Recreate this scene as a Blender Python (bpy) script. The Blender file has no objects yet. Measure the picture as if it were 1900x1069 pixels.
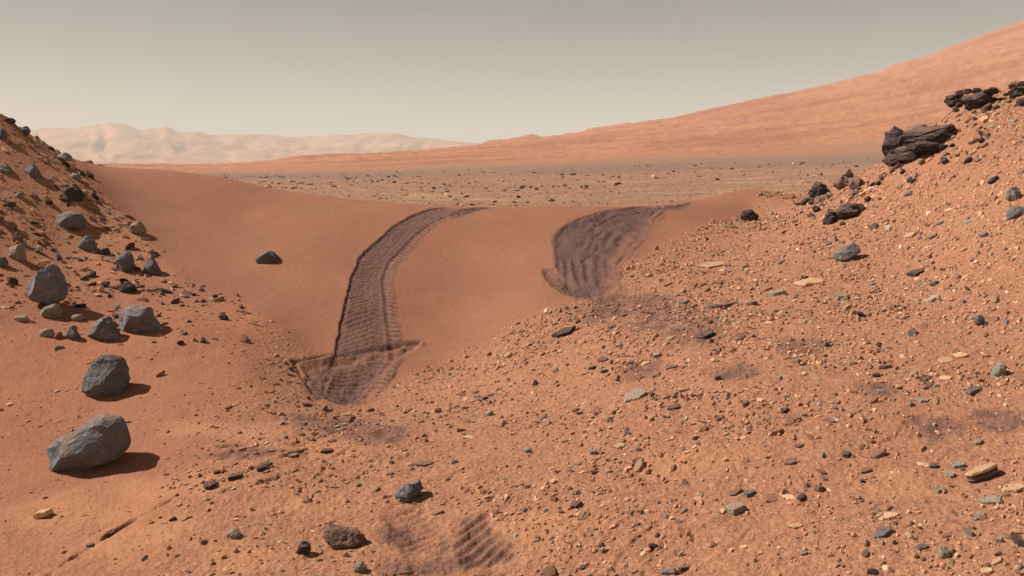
import bpy, math, random
import numpy as np

# ------------------------------------------------------------------ camera, sky, sun, exposure
F, V0, U0, H = 1645.0, 300.0, 950.0, 2.0          # focal length and horizon row in pixels of a 1900 px frame, eye height
scene = bpy.context.scene
col = scene.collection
cam = bpy.data.cameras.new('camera'); cam_o = bpy.data.objects.new('camera', cam); col.objects.link(cam_o)
cam.sensor_width = 36.0; cam.lens = 36.0 * F / 1900.0
cam.shift_y = -(534.5 - V0) / 1900.0
cam.clip_start = 0.05; cam.clip_end = 40000
cam_o.location = (0, 0, H); cam_o.rotation_euler = (math.radians(90), 0, 0)
scene.camera = cam_o

SUN_EL, SUN_AZ = math.radians(44), math.radians(-84)   # azimuth from +Y, clockwise: the sun stands to the left
world = bpy.data.worlds.new('World'); scene.world = world; world.use_nodes = True
wt = world.node_tree; wt.nodes.clear()
wo = wt.nodes.new('ShaderNodeOutputWorld'); wb = wt.nodes.new('ShaderNodeBackground')
sky = wt.nodes.new('ShaderNodeTexSky'); sky.sky_type = 'NISHITA'; sky.sun_disc = False
sky.sun_elevation = SUN_EL; sky.sun_rotation = SUN_AZ
sky.air_density = 0.35; sky.dust_density = 0.45; sky.ozone_density = 0.0; sky.altitude = 0
tint = wt.nodes.new('ShaderNodeMix'); tint.data_type = 'RGBA'; tint.blend_type = 'MULTIPLY'
tint.inputs[0].default_value = 1.0; tint.inputs[7].default_value = (1.0, 0.75, 0.46, 1)
wt.links.new(sky.outputs[0], tint.inputs[6]); wt.links.new(tint.outputs[2], wb.inputs[0])
wb.inputs[1].default_value = 0.10
wt.links.new(wb.outputs[0], wo.inputs[0])

sun = bpy.data.lights.new('sun', 'SUN'); sun_o = bpy.data.objects.new('sun', sun); col.objects.link(sun_o)
sun.energy = 5.0; sun.angle = math.radians(0.5); sun.color = (1.0, 0.975, 0.94)
sd = (math.sin(SUN_AZ)*math.cos(SUN_EL), math.cos(SUN_AZ)*math.cos(SUN_EL), math.sin(SUN_EL))
from mathutils import Vector, Matrix
sun_o.rotation_euler = Vector(sd).to_track_quat('Z', 'Y').to_euler()
sun_o.location = (-30, 10, 40)

vs = scene.view_settings
vs.view_transform = 'Standard'; vs.look = 'None'; vs.gamma = 1.0; vs.exposure = 0.33; vs.use_curve_mapping = False
scene.cycles.use_denoising = True
scene.cycles.max_bounces = 6; scene.cycles.diffuse_bounces = 2; scene.cycles.volume_bounces = 1
scene.cycles.sample_clamp_indirect = 4

# ------------------------------------------------------------------ numeric helpers
def _h2(ix, iy, seed):
    n = (ix.astype(np.int64)*374761393 + iy.astype(np.int64)*668265263 + seed*1442695041) & 0xffffffff
    n = ((n ^ (n >> 13))*1274126177) & 0xffffffff
    n = n ^ (n >> 16)
    return n
def noise2(x, y, seed=0):                            # gradient noise, about -1..1
    x = np.asarray(x, float); y = np.asarray(y, float)
    ix = np.floor(x); iy = np.floor(y); fx = x-ix; fy = y-iy
    ux = fx*fx*fx*(fx*(fx*6-15)+10); uy = fy*fy*fy*(fy*(fy*6-15)+10)
    def g(dx, dy):
        a = _h2(ix+dx, iy+dy, seed)*(2*math.pi/4294967296.0)
        return np.cos(a)*(fx-dx) + np.sin(a)*(fy-dy)
    a = g(0,0); b = g(1,0); c = g(0,1); d = g(1,1)
    return 1.5*((a+(b-a)*ux) + ((c+(d-c)*ux)-(a+(b-a)*ux))*uy)
def fbm2(x, y, octv=4, seed=0, gain=0.5, lac=2.03):
    s = 0; a = 1.0; t = 0
    for k in range(octv):
        s = s + a*noise2(x, y, seed+k*17); t += a; a *= gain
        x = x*lac + 3.7; y = y*lac - 1.9
    return s/t
def noise3(p, seed=0):                               # value noise, -1..1
    i = np.floor(p); f = p-i; u = f*f*(3-2*f); i = i.astype(np.int64)
    def h(dx, dy, dz):
        n = ((i[:,0]+dx)*374761393 + (i[:,1]+dy)*668265263 + (i[:,2]+dz)*2147483647 + seed*144269) & 0xffffffff
        n = ((n ^ (n >> 13))*1274126177) & 0xffffffff
        return ((n ^ (n >> 16)) & 0xffff)/32767.5 - 1
    def l(a, b, t): return a+(b-a)*t
    return l(l(l(h(0,0,0),h(1,0,0),u[:,0]), l(h(0,1,0),h(1,1,0),u[:,0]), u[:,1]),
             l(l(h(0,0,1),h(1,0,1),u[:,0]), l(h(0,1,1),h(1,1,1),u[:,0]), u[:,1]), u[:,2])
def fbm3(p, octv=4, seed=0, gain=0.5):
    s = 0; a = 1.0
    for k in range(octv):
        s = s + a*noise3(p, seed+k*31); a *= gain; p = p*2.03+5.1
    return s
def sstep(a, b, x):
    t = np.clip((x-a)/(b-a), 0, 1); return t*t*(3-2*t)
class TPS:                                           # thin-plate interpolation of scattered heights
    def __init__(self, pts, val, lam=0.002):
        P = np.asarray(pts, float); n = len(P)
        K = self.k(P, P) + lam*np.eye(n)
        Q = np.hstack([np.ones((n,1)), P])
        A = np.block([[K, Q], [Q.T, np.zeros((3,3))]])
        self.P = P; self.w = np.linalg.solve(A, np.concatenate([val, np.zeros(3)]))
    def k(self, A, B):
        d2 = ((A[:,None,:]-B[None,:,:])**2).sum(2)
        return 0.5*d2*np.log(d2+1e-12)
    def __call__(self, q):
        out = np.empty(len(q)); n = len(self.P)
        for s in range(0, len(q), 40000):
            c = q[s:s+40000]
            out[s:s+40000] = self.k(c, self.P)@self.w[:n] + self.w[n] + c@self.w[n+1:]
        return out

# ------------------------------------------------------------------ the lie of the land (survey points: column, depth in m, row)
near_pts = [  # (u, y, v)
 (0,4.1,1069),(475,4.05,1069),(950,4.06,1069),(1300,3.9,1069),(1900,3.55,1069),
 (0,5.0,900),(150,5.2,880),(400,5.7,800),(650,5.0,900),(700,5.7,800),(950,5.6,800),(1200,5.3,800),(1500,5.0,800),(1900,4.75,800),
 (0,6.4,700),(195,6.2,742),(330,7.0,650),(300,7.4,610),(450,6.9,680),(0,8.0,500),(80,7.6,562),(0,9.3,350),(0,10.6,214),
 (140,9.9,350),(60,10.7,262),(150,11.8,301),(120,9.1,440),
 (230,10.5,370),(290,9.5,450),(330,8.8,510),(410,8.4,550),(500,8.0,590),(580,7.7,645),
 (690,7.6,660),(640,7.0,730),(800,7.4,690),(300,12.2,315),(420,12.0,331),(600,11.6,364),(740,11.2,380),(840,11.0,386),(950,11.0,388),(1100,11.2,384),(1290,12.0,376),(1400,13.2,352),
 (450,10.6,405),(500,9.3,480),(650,9.3,490),(700,8.4,560),(850,9.4,500),(850,8.2,600),(1000,9.4,480),(1000,8.3,560),
 (1200,10.2,430),(1180,9.3,480),(1100,8.3,555),(970,7.9,605),
 (1500,6.6,600),(1300,7.0,600),(1150,6.3,700),(1500,9.0,450),(1700,8.2,450),(1900,6.0,600),(1900,7.5,400),(1900,9.0,250),(1900,10.0,168),
 (1780,10.4,196),(1700,10.4,270),(1650,11.0,295),(1560,11.4,345),(1500,11.6,372),(1400,11.5,400),(1330,10.6,420),
]
near_w = [  # (u, y, z) where the photograph sees nothing: behind the crest, under and beside the camera
 (0,14,1.9),(0,17,0.9),(60,15,1.5),(150,15,1.35),(300,15,1.15),(420,15,1.0),(600,14.5,0.85),(840,14,0.75),(1100,14.2,0.75),(1290,15,0.8),(1400,16.5,0.9),
 (150,18,0.6),(420,18,0.55),(840,18,0.5),(1290,18,0.55),(1500,14.5,0.9),(1500,18,0.7),(1700,14.5,1.3),(1700,18,0.9),(1900,13.5,2.0),(1900,18,1.2),
 (950,2.5,0.0),(950,1.2,0.0),(0,2.5,0.0),(1900,2.2,0.12),(0,1.2,0.0),(1900,1.2,0.02),
 (-300,5,0.2),(-300,8,1.3),(-300,10.5,2.7),(-300,14,2.1),(2250,4.5,0.75),(2250,7,1.8),(2250,10,3.1),(2250,14,2.3),
]
def qn(u, y): return np.column_stack([np.clip(u, -420, 2350)/420.0, 3.0*np.log(y)])
_pu = np.array([p[0] for p in near_pts]+[p[0] for p in near_w], float)
_py = np.array([p[1] for p in near_pts]+[p[1] for p in near_w], float)
_pz = np.array([H+(V0-v)/F*y for u,y,v in near_pts]+[p[2] for p in near_w])
tps_near = TPS(qn(_pu, _py), _pz, 0.004)

far_pts = []
def far_row(y, prof):
    for u, v in prof: far_pts.append((u, y, v))
far_row(16, [(-300,440),(200,440),(600,440),(950,440),(1400,438),(1900,420),(2350,410)])
far_row(30, [(-300,384),(200,384),(600,386),(950,386),(1300,380),(1600,370),(1900,360),(2350,350)])
far_row(60, [(-300,346),(200,346),(600,347),(950,346),(1300,340),(1600,328),(1900,318),(2350,306)])
far_row(110,[(-300,331),(200,331),(440,331),(700,329),(950,324),(1300,313),(1600,303),(1900,290),(2350,272)])
far_row(190,[(-300,325),(200,325),(440,324),(700,319),(950,312),(1300,301),(1600,291),(1900,272),(2350,250)])
far_row(340,[(-300,318),(200,318),(440,316),(600,311),(800,305),(950,298),(1300,282),(1600,262),(1900,232),(2350,190)])
far_row(560,[(-300,308),(200,307),(330,307),(420,309),(500,300),(580,289),(640,289),(760,283),(880,276),(950,272),(1090,262),(1300,244),(1600,205),(1900,150),(2350,90)])
far_row(1000,[(-300,314),(200,314),(420,314),(600,306),(760,294),(850,279),(900,271),(1000,263),(1090,246),(1170,234),(1250,221),(1330,202),(1410,184),(1500,166),(1600,144),(1700,115),(1800,76),(1900,40),(2050,-10),(2350,-90)])
far_row(1700,[(-300,320),(420,318),(760,308),(950,288),(1090,274),(1330,245),(1600,195),(1900,110),(2350,0)])
fp = np.array(far_pts, float)
def qf(u, y): return np.column_stack([np.clip(u, -420, 2450)/260.0, 2.6*np.log(y)])
tps_far = TPS(qf(fp[:,0], fp[:,1]), fp[:,2], 0.001)

def base_z(x, y):
    """smooth ground height for 0.8 < y < 1700"""
    x = np.asarray(x, float).ravel(); y = np.maximum(np.asarray(y, float).ravel(), 0.8)
    u = U0 + F*x/y
    z = np.zeros(len(x)); n = y < 19
    if n.any(): z[n] = tps_near(qn(u[n], y[n]))
    f = y > 14.5
    if f.any():
        zf = H + (V0-tps_far(qf(u[f], np.maximum(y[f], 16))))/F*y[f]
        w = sstep(14.5, 18.5, y[f])
        z[f] = np.where(y[f] >= 19, zf, z[f]*(1-w)+zf*w)
    return z
def pick(u, v, fn=None, y0=2.0, y1=60.0):
    """point where the line of sight through (u, v) meets the ground"""
    ys = np.exp(np.linspace(math.log(y0), math.log(y1), 700))
    xs = (u-U0)/F*ys
    d = (fn or base_z)(xs, ys) - (H+(V0-v)/F*ys)
    k = np.argmax(d > 0)
    if d[k] <= 0: k = int(np.argmax(d)); return np.array([xs[k], ys[k], H+(V0-v)/F*ys[k]])
    t = d[k-1]/(d[k-1]-d[k]) if k else 0
    y = ys[k-1]+(ys[k]-ys[k-1])*t
    return np.array([(u-U0)/F*y, y, H+(V0-v)/F*y])
def poly_xy(px): return np.array([pick(u, v)[:2] for u, v in px])
def seg_dist(P, A, B):
    d = B-A; L = (d**2).sum()+1e-12
    t = np.clip(((P-A)@d)/L, 0, 1)
    return np.sqrt(((P-(A+t[:,None]*d))**2).sum(1)), t
def line_dist(P, L):
    D = np.full(len(P), 1e9); S = np.zeros(len(P)); acc = 0
    for a, b in zip(L[:-1], L[1:]):
        d, t = seg_dist(P, a, b); l = np.linalg.norm(b-a); m = d < D
        D[m] = d[m]; S[m] = (acc+t*l)[m]; acc += l
    return D, S
def poly_sd(P, G):
    """signed distance to a closed polygon, positive inside"""
    D = np.full(len(P), 1e9); ins = np.zeros(len(P), bool); n = len(G)
    for i in range(n):
        a, b = G[i], G[(i+1) % n]
        D = np.minimum(D, seg_dist(P, a, b)[0])
        c = (a[1] > P[:,1]) != (b[1] > P[:,1])
        xi = (b[0]-a[0])*(P[:,1]-a[1])/(b[1]-a[1]+1e-15)+a[0]
        ins ^= c & (P[:,0] < xi)
    return np.where(ins, D, -D)
def resample(L, n):
    L = np.asarray(L, float); s = np.concatenate([[0], np.cumsum(np.linalg.norm(np.diff(L, axis=0), axis=1))])
    t = np.linspace(0, s[-1], n)
    return np.column_stack([np.interp(t, s, L[:,k]) for k in range(L.shape[1])])

# outlines on the ground
dune_front = [(152,303),(165,332),(200,372),(245,412),(285,455),(330,512),(400,548),(500,592),(560,645),(610,700),(660,735),
              (760,692),(850,655),(960,606),(1040,572),(1100,548),(1160,492),(1220,462),(1320,416),(1400,388),(1470,352)]
DUNE = np.vstack([poly_xy(dune_front), [[5.4,15.5],[3,16.5],[-2,17],[-6.6,15.5]]])
def edge_pair(left, right, n=40):
    return resample(poly_xy(left), n), resample(poly_xy(right), n)
TR = []   # tracks: (centreline, half widths)
l1, r1 = edge_pair([(588,742),(600,700),(612,672),(620,655),(628,610),(640,560),(652,510),(668,472),(700,445),(730,418),(770,396),(800,386),(824,384)],
                   [(700,735),(735,690),(752,655),(746,625),(737,590),(734,555),(730,520),(741,490),(766,464),(784,440),(806,420),(836,405),(868,396)])
l2, r2 = edge_pair([(1062,556),(1044,528),(1032,485),(1025,438),(1050,417),(1100,398),(1150,387),(1190,383)],
                   [(1160,552),(1150,525),(1152,495),(1172,470),(1200,442),(1222,414),(1232,400),(1240,390)])
for l, r in ((l1, r1), (l2, r2)):
    c = (l+r)/2; w = np.linalg.norm(l-r, axis=1)/2
    TR.append((c, w, l, r))
def track_st(P, k):
    c, w, l, r = TR[k]
    G = np.vstack([l, r[::-1]])
    sd = poly_sd(P, G)                                # metres inside the edge
    D, S = line_dist(P, c)
    dl, _ = line_dist(P, l); dr, _ = line_dist(P, r)
    t = (dl-dr)/(dl+dr+1e-9)                          # -1 at the left edge, +1 at the right
    return sd, S, t
TAIL1 = poly_xy([(838,391),(868,386),(912,384.5),(914,386),(885,392),(862,400),(846,404)])
TAIL2 = poly_xy([(1200,382),(1232,383),(1262,379),(1284,375),(1288,377),(1262,391),(1238,398),(1222,400)])
FOOT = poly_xy([(547,671),(568,705),(590,738),(640,752),(690,716),(735,668),(777,646),(778,633),(742,631),(640,653),(565,668)])
LOBE2 = poly_xy([(1003,497),(1012,522),(1036,541),(1075,556),(1150,560),(1160,545),(1060,520),(1032,498)])
LEDGE = poly_xy([(545,673),(600,662),(660,652),(720,642),(776,636)])
FOOTEDGE = poly_xy([(545,673),(568,705),(592,738)])
PRINTS = [poly_xy([(705,950),(790,935),(835,990),(905,1040),(980,1085),(760,1085),(730,1010)]),
          poly_xy([(850,962),(905,950),(930,985),(960,1012),(958,1045),(860,1062),(838,1035)])]
CRACKS = [poly_xy(q) for q in ([(60,1085),(120,1042),(190,998),(215,982),(262,956),(330,922),(392,900),(440,884),(500,862),(540,846),(600,838)],
                               [(405,829),(480,826),(560,818),(590,815),(640,795),(672,757)],
                               [(400,919),(470,902),(520,885)],[(1195,1062),(1262,1058),(1275,1050)])]
DARKS = [(1185,688,46,20),(1290,620,65,24),(1230,590,90,30),(1310,605,50,20),(1150,570,90,26),(1360,690,50,14),(1735,795,60,28),(1860,775,60,22),(1130,575,70,22),(620,785,90,14),(640,735,60,22),
         (700,800,60,14),(1625,720,40,18),(1490,640,60,18),(450,845,70,10),(1200,560,60,18),(795,1050,75,22),(900,1035,60,16),(745,985,40,25)]
DARKW = []
LIGHTS = [(430,800,150,18),(330,905,170,28),(150,945,160,40),(620,835,90,22),(560,930,110,30),(250,1000,160,40),(450,1020,120,30),(1500,640,120,25),(1250,860,160,30),(1000,980,140,40),(1650,900,120,30)]
LIGHTW = []
for (u, v, a, b) in DARKS:
    c = pick(u, v); ex = pick(u+a, v); ey = pick(u, v-b)
    DARKW.append((c[:2], abs(ex[0]-c[0])+1e-3, abs(ey[1]-c[1])+1e-3))

for (u, v, a, b) in LIGHTS:
    c = pick(u, v); ex = pick(u+a, v); ey = pick(u, v-b)
    LIGHTW.append((c[:2], abs(ex[0]-c[0])+1e-3, abs(ey[1]-c[1])+1e-3))

def near_detail(x, y, z0):
    """height offset and surface masks for the foreground; x, y flat arrays"""
    P = np.column_stack([x, y]); n = len(x)
    wob = 0.10*fbm2(x*1.3, y*1.3, 3, 5)
    sd = poly_sd(P, DUNE) + wob
    dune = sstep(-0.10, 0.14, sd)
    # smooth sand on the left, rubble on the right and on the left-hand slope
    u = U0+F*x/y; vrow = V0 + (H-z0)/y*F
    rub = sstep(-250, 40, u - (560 + (vrow-700)*(-0.55)) + 60*fbm2(x*0.9, y*0.9, 3, 8))*(1-dune)
    lefts = (1-dune)*sstep(560, 380, vrow)*sstep(420, 250, u)
    rub = np.maximum(rub, 0.25*(1-dune)); rub = np.maximum(rub, lefts*0.8); rub = np.maximum(rub, 0.55*sstep(880, 990, vrow+40*fbm2(x*1.5, y*1.5, 2, 10)))
    dz = 0.035*fbm2(x*0.8, y*0.8, 3, 1)*(1-dune) + 0.012*fbm2(x*0.5, y*0.9, 2, 2)
    r1_ = fbm2(x*3.1, y*3.1, 4, 11); r2_ = fbm2(x*11, y*11, 3, 21)
    dz += rub*(0.011*r1_ + 0.005*r2_ + 0.004*noise2(x*37, y*37, 9))
    # layered plates dipping on the right: little steps running up to the right
    a = math.radians(38); s = -x*math.sin(a)+y*math.cos(a); t = x*math.cos(a)+y*math.sin(a)
    st = s*5.5 + 1.6*fbm2(x*1.1, y*1.1, 3, 31); fr = st-np.floor(st)
    gate = sstep(0.0, 0.35, fbm2(t*1.3, s*2.5, 3, 41))
    dz += rub*gate*0.008*(sstep(0, 0.08, fr)-fr)
    st2 = s*13 + 2.2*fbm2(x*2.1, y*2.1, 3, 33); fr2 = st2-np.floor(st2)
    dz += rub*sstep(-0.05, 0.3, fbm2(t*2.2, s*5, 3, 43))*0.005*(sstep(0, 0.1, fr2)-fr2)
    dz += (1-dune)*(1-rub)*(0.004*r1_+0.0022*r2_)
    # faint wind ripples on the dune face
    dz += dune*(0.0007*np.sin((y*0.9+x*0.25+0.35*fbm2(x, y, 2, 3))*70)*sstep(0, .4, fbm2(x*.7, y*.7, 2, 77)) + 0.006*fbm2(x*2.2, y*2.2, 2, 13))
    track = np.zeros(n); which = np.zeros(n, np.int8); along = np.zeros(n); across = np.zeros(n)
    for k in (0, 1):
        m = (np.abs(x-TR[k][0][:,0].mean()) < 3.2) & (y > 5.5) & (y < 14)
        Q = P[m]; xs, ys = Q[:,0], Q[:,1]
        sd_, S, tt = track_st(Q, k)
        jit = (0.018*fbm2(xs*7, ys*7, 3, 51) if k == 0 else 0.05*fbm2(xs*5, ys*5, 5, 52, 0.65)) + 0.010*noise2(xs*30, ys*30, 52)*(tt > 0)
        e = sd_+jit
        fade = 0.35+0.65*sstep(0.5, 1.0, S) if k == 0 else sstep(0.0, 0.5, S)
        ins = sstep(-0.006, 0.014, e) if k == 0 else sstep(-0.02, 0.04, e)
        dep = (0.021 if k == 0 else 0.016)*fade
        off = -dep*ins*(0.75+0.25*(tt < 0))
        off += (0.002 if k == 0 else 0.002)*np.exp(-((e+0.025)/0.025)**2)*fade*(tt < 0.9)          # pushed-up lips
        if k == 0:
            cle = np.sin((S+0.10*np.abs(tt-0.15)+0.015*fbm2(xs*6, ys*6, 2, 61))*2*math.pi/0.068)
            off += ins*0.013*cle*sstep(-0.95, -0.7, tt)*(0.45+0.55*sstep(-.2, .3, fbm2(xs*2, ys*2, 2, 62)))
            for t0, hgt, wd in ((0.42, 0.010, 0.06), (0.60, -0.006, 0.05), (-0.86, 0.004, 0.04)):
                off += ins*hgt*np.exp(-((tt-t0-0.10*np.sin(S*1.7))/wd)**2)
            off += ins*0.012*sstep(0.45, 1.0, tt) + ins*0.007*fbm2(xs*22, ys*14, 3, 63)
        else:
            cle = np.sin((S+0.02*fbm2(xs*5, ys*5, 2, 66))*2*math.pi/0.075)
            off += ins*0.006*cle*sstep(-.1, .4, fbm2(xs*2.5, ys*2.5, 2, 67))
            off += ins*(0.020*fbm2(xs*2.6+ys*0.8, ys*1.7, 3, 71) + 0.014*fbm2(xs*9, ys*6, 4, 72, 0.65))
            off += ins*0.012*sstep(0.2, 1.0, tt)
            rid = -0.25+0.5*noise2(S*1.1, S*0, 5)
            off -= ins*0.010*np.exp(-((tt-rid)/0.04)**2)
            off += ins*0.010*np.sin((tt*3.1+0.9*fbm2(S*1.2, tt*1.5, 3, 73))*2*math.pi)*sstep(-.3, .3, fbm2(xs*1.6, ys*1.6, 2, 74))
        dz[m] += off
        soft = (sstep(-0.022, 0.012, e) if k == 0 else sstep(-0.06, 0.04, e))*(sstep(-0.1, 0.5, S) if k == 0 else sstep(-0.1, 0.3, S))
        if k == 0: soft = soft*(0.86-0.50*sstep(0.35, 0.7, tt+0.25*fbm2(xs*5, ys*5, 3, 64))*(0.5+0.5*np.clip(cle, -1, 1)) - 0.20*np.clip(cle, -1, 1))  # right side of the tread paled in colour, as sunlit sand
        else: soft = soft*(1-0.55*sstep(0.25, 0.8, tt+0.3*fbm2(xs*4, ys*6, 3, 65)))  # same painted sunlit side on the right track
        soft = np.maximum(soft, (1.05 if k == 0 else 0.95)*np.exp(-((e-0.004)/0.010)**2)*(tt < -0.2)*(S > (0.95 if k == 0 else 0.3)))  # left wall's cast shadow painted as a thin dark edge line
        track[m] = np.maximum(track[m], soft)
        g = (e > -0.012) & (S > 0.02)
        w_ = which[m]; w_[g] = k+1; which[m] = w_
        al = along[m]; al[g] = S[g]; along[m] = al; ac = across[m]; ac[g] = tt[g]; across[m] = ac
    for k, G in ((1, TAIL1), (2, TAIL2), (1, FOOT), (2, LOBE2)):
        c = G.mean(0); m = (np.abs(x-c[0]) < 2.0) & (np.abs(y-c[1]) < 2.5)
        Q = P[m]; e = poly_sd(Q, G) + 0.03*fbm2(Q[:,0]*8, Q[:,1]*8, 3, 81)
        track[m] = np.maximum(track[m], sstep(-0.05, 0.06, e)*(0.95 if G is TAIL1 or G is TAIL2 else 0.62))
        dz[m] += sstep(-0.01, 0.06, e)*((-0.035 if G is FOOT else -0.03) + 0.02*fbm2(Q[:,0]*9, Q[:,1]*9, 3, 82))
        g = (e > 0) & (which[m] == 0); w_ = which[m]; w_[g] = k; which[m] = w_
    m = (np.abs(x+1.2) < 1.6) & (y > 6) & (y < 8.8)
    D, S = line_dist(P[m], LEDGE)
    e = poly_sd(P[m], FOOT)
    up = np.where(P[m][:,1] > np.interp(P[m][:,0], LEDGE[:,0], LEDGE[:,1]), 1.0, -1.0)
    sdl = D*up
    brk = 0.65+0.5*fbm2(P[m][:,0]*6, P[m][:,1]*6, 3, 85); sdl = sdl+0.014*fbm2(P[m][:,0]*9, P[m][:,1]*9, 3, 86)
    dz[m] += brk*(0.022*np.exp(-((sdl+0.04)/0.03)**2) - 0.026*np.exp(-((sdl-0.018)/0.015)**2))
    track[m] = np.maximum(track[m], 0.95*np.exp(-((sdl-0.02)/0.02)**2))  # groove shadow above the ledge, painted in the dark track colour
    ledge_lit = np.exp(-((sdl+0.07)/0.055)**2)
    track[m] *= 1-0.55*ledge_lit  # sunlit ridge band put into the colour by thinning the track mask
    D, S = line_dist(P[m], FOOTEDGE)
    dz[m] -= 0.03*np.exp(-(D/0.03)**2)
    dark = np.zeros(n)
    wq = 0.55*fbm2(x*4, y*4, 3, 91)
    for c, a_, b_ in DARKW:
        dark = np.maximum(dark, sstep(1.35, 0.55, np.sqrt(((x-c[0])/a_)**2+((y-c[1])/b_)**2) + wq))
    lite = np.zeros(n)
    for c, a_, b_ in LIGHTW:
        lite = np.maximum(lite, sstep(1.3, 0.2, np.sqrt(((x-c[0])/a_)**2+((y-c[1])/b_)**2) + 1.4*wq))
    dark *= 0.5+0.5*sstep(-.3, .3, fbm2(x*8, y*8, 3, 92))
    dz += dark*(1-dune)*(0.014*fbm2(x*9, y*9, 4, 93, 0.65)-0.006)
    # cleat prints in the foreground
    for k, G in enumerate(PRINTS):
        c = G.mean(0); m = (np.abs(x-c[0]) < 1.0) & (np.abs(y-c[1]) < 1.2)
        Q = P[m]; e = poly_sd(Q, G)+0.05*fbm2(Q[:,0]*5, Q[:,1]*5, 3, 95)
        ins = sstep(-0.02, 0.05, e)
        if k == 0: ins = ins*sstep(0.02, -0.05, poly_sd(Q, PRINTS[1]))
        ph = ((0.62*Q[:,1]-0.78*Q[:,0] if k else 0.85*Q[:,1]-0.50*Q[:,0]) + 0.012*fbm2(Q[:,0]*9, Q[:,1]*9, 2, 97))*2*math.pi/0.058
        gt = sstep(-.45, .1, fbm2(Q[:,0]*3.3, Q[:,1]*4.2, 3, 98+k)+0.15*k)
        dz[m] += ins*gt*0.009*np.maximum(np.sin(ph), -0.7) - 0.014*ins
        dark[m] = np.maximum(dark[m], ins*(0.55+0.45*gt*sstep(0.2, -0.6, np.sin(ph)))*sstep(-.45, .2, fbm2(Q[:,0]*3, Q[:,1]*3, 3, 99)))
        g = (e > 0.02); w_ = which[m]; w_[g & (w_ == 0)] = 3; which[m] = w_
    for k, L in enumerate(CRACKS):
        c = L.mean(0); m = (np.abs(x-c[0]) < 2.2) & (y < 8.5)
        D, S = line_dist(P[m], L)
        D = np.abs(D + 0.010*noise2(x[m]*7, y[m]*7, 101) + 0.006*noise2(x[m]*30, y[m]*30, 103))
        g = sstep(-0.1, 0.25, noise2(S*4.5+k*7, S*0+k, 102)+0.02)
        wd = 0.004+0.006*g
        dz[m] -= (0.008+0.035*g)*np.exp(-(D/wd)**2)
        dark[m] = np.maximum(dark[m], 0.8*g*np.exp(-(D/(wd*1.3))**2))  # shade inside the cracks, painted with the dark soil colour
    lite = np.maximum(lite*(1-dune), 0.75*lefts)  # left slope colour lightened to make up for facing away from the sun
    return dz, dune, rub, track, dark, which, along, across, lite

_cache = {}
def ground_z(x, y):
    z = base_z(x, y)
    m = np.asarray(y).ravel() < 16
    if m.any():
        xx = np.asarray(x, float).ravel()[m]; yy = np.asarray(y, float).ravel()[m]
        z[m] += near_detail(xx, yy, z[m])[0]
    return z

# ------------------------------------------------------------------ materials
def new_mat(name):
    m = bpy.data.materials.new(name); m.use_nodes = True
    nt = m.node_tree; nt.nodes.clear()
    out = nt.nodes.new('ShaderNodeOutputMaterial'); b = nt.nodes.new('ShaderNodeBsdfPrincipled')
    b.inputs['Roughness'].default_value = 0.95
    b.inputs['Specular IOR Level'].default_value = 0.12
    nt.links.new(b.outputs[0], out.inputs[0])
    return m, nt, b
def N(nt, kind, **kw):
    n = nt.nodes.new('ShaderNode'+kind)
    for k, v in kw.items(): setattr(n, k, v)
    return n
def attr(nt, name):
    a = N(nt, 'Attribute', attribute_name=name); return a.outputs['Fac']
def noise_node(nt, vec, scale, detail=4, rough=0.55, dist=0.0):
    n = N(nt, 'TexNoise'); n.inputs['Scale'].default_value = scale; n.inputs['Detail'].default_value = detail
    n.inputs['Roughness'].default_value = rough; n.inputs['Distortion'].default_value = dist
    nt.links.new(vec, n.inputs['Vector']); return n.outputs['Fac']
def ramp(nt, fac, stops):
    r = N(nt, 'ValToRGB'); e = r.color_ramp.elements
    while len(e) < len(stops): e.new(0.5)
    for el, (p, c) in zip(e, stops): el.position = p; el.color = (c, c, c, 1) if isinstance(c, (int, float)) else (*c, 1)
    nt.links.new(fac, r.inputs[0]); return r.outputs[0]
def mixc(nt, fac, a, b, mode='MIX'):
    m = N(nt, 'Mix', data_type='RGBA', blend_type=mode)
    for sock, val in ((m.inputs[0], fac), (m.inputs[6], a), (m.inputs[7], b)):
        if isinstance(val, (int, float)): sock.default_value = val
        elif isinstance(val, tuple): sock.default_value = (*val, 1)
        else: nt.links.new(val, sock)
    return m.outputs[2]
def math_n(nt, op, a, b=0.0):
    m = N(nt, 'Math', operation=op)
    for s, v in zip(m.inputs, (a, b)):
        if isinstance(v, (int, float)): s.default_value = v
        else: nt.links.new(v, s)
    return m.outputs[0]
def bump(nt, b, hgt, dist, strength=1.0, prev=None):
    n = N(nt, 'Bump'); n.inputs['Distance'].default_value = dist; n.inputs['Strength'].default_value = strength
    nt.links.new(hgt, n.inputs['Height'])
    if prev is not None: nt.links.new(prev, n.inputs['Normal'])
    nt.links.new(n.outputs[0], b.inputs['Normal']); return n.outputs[0]

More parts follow.
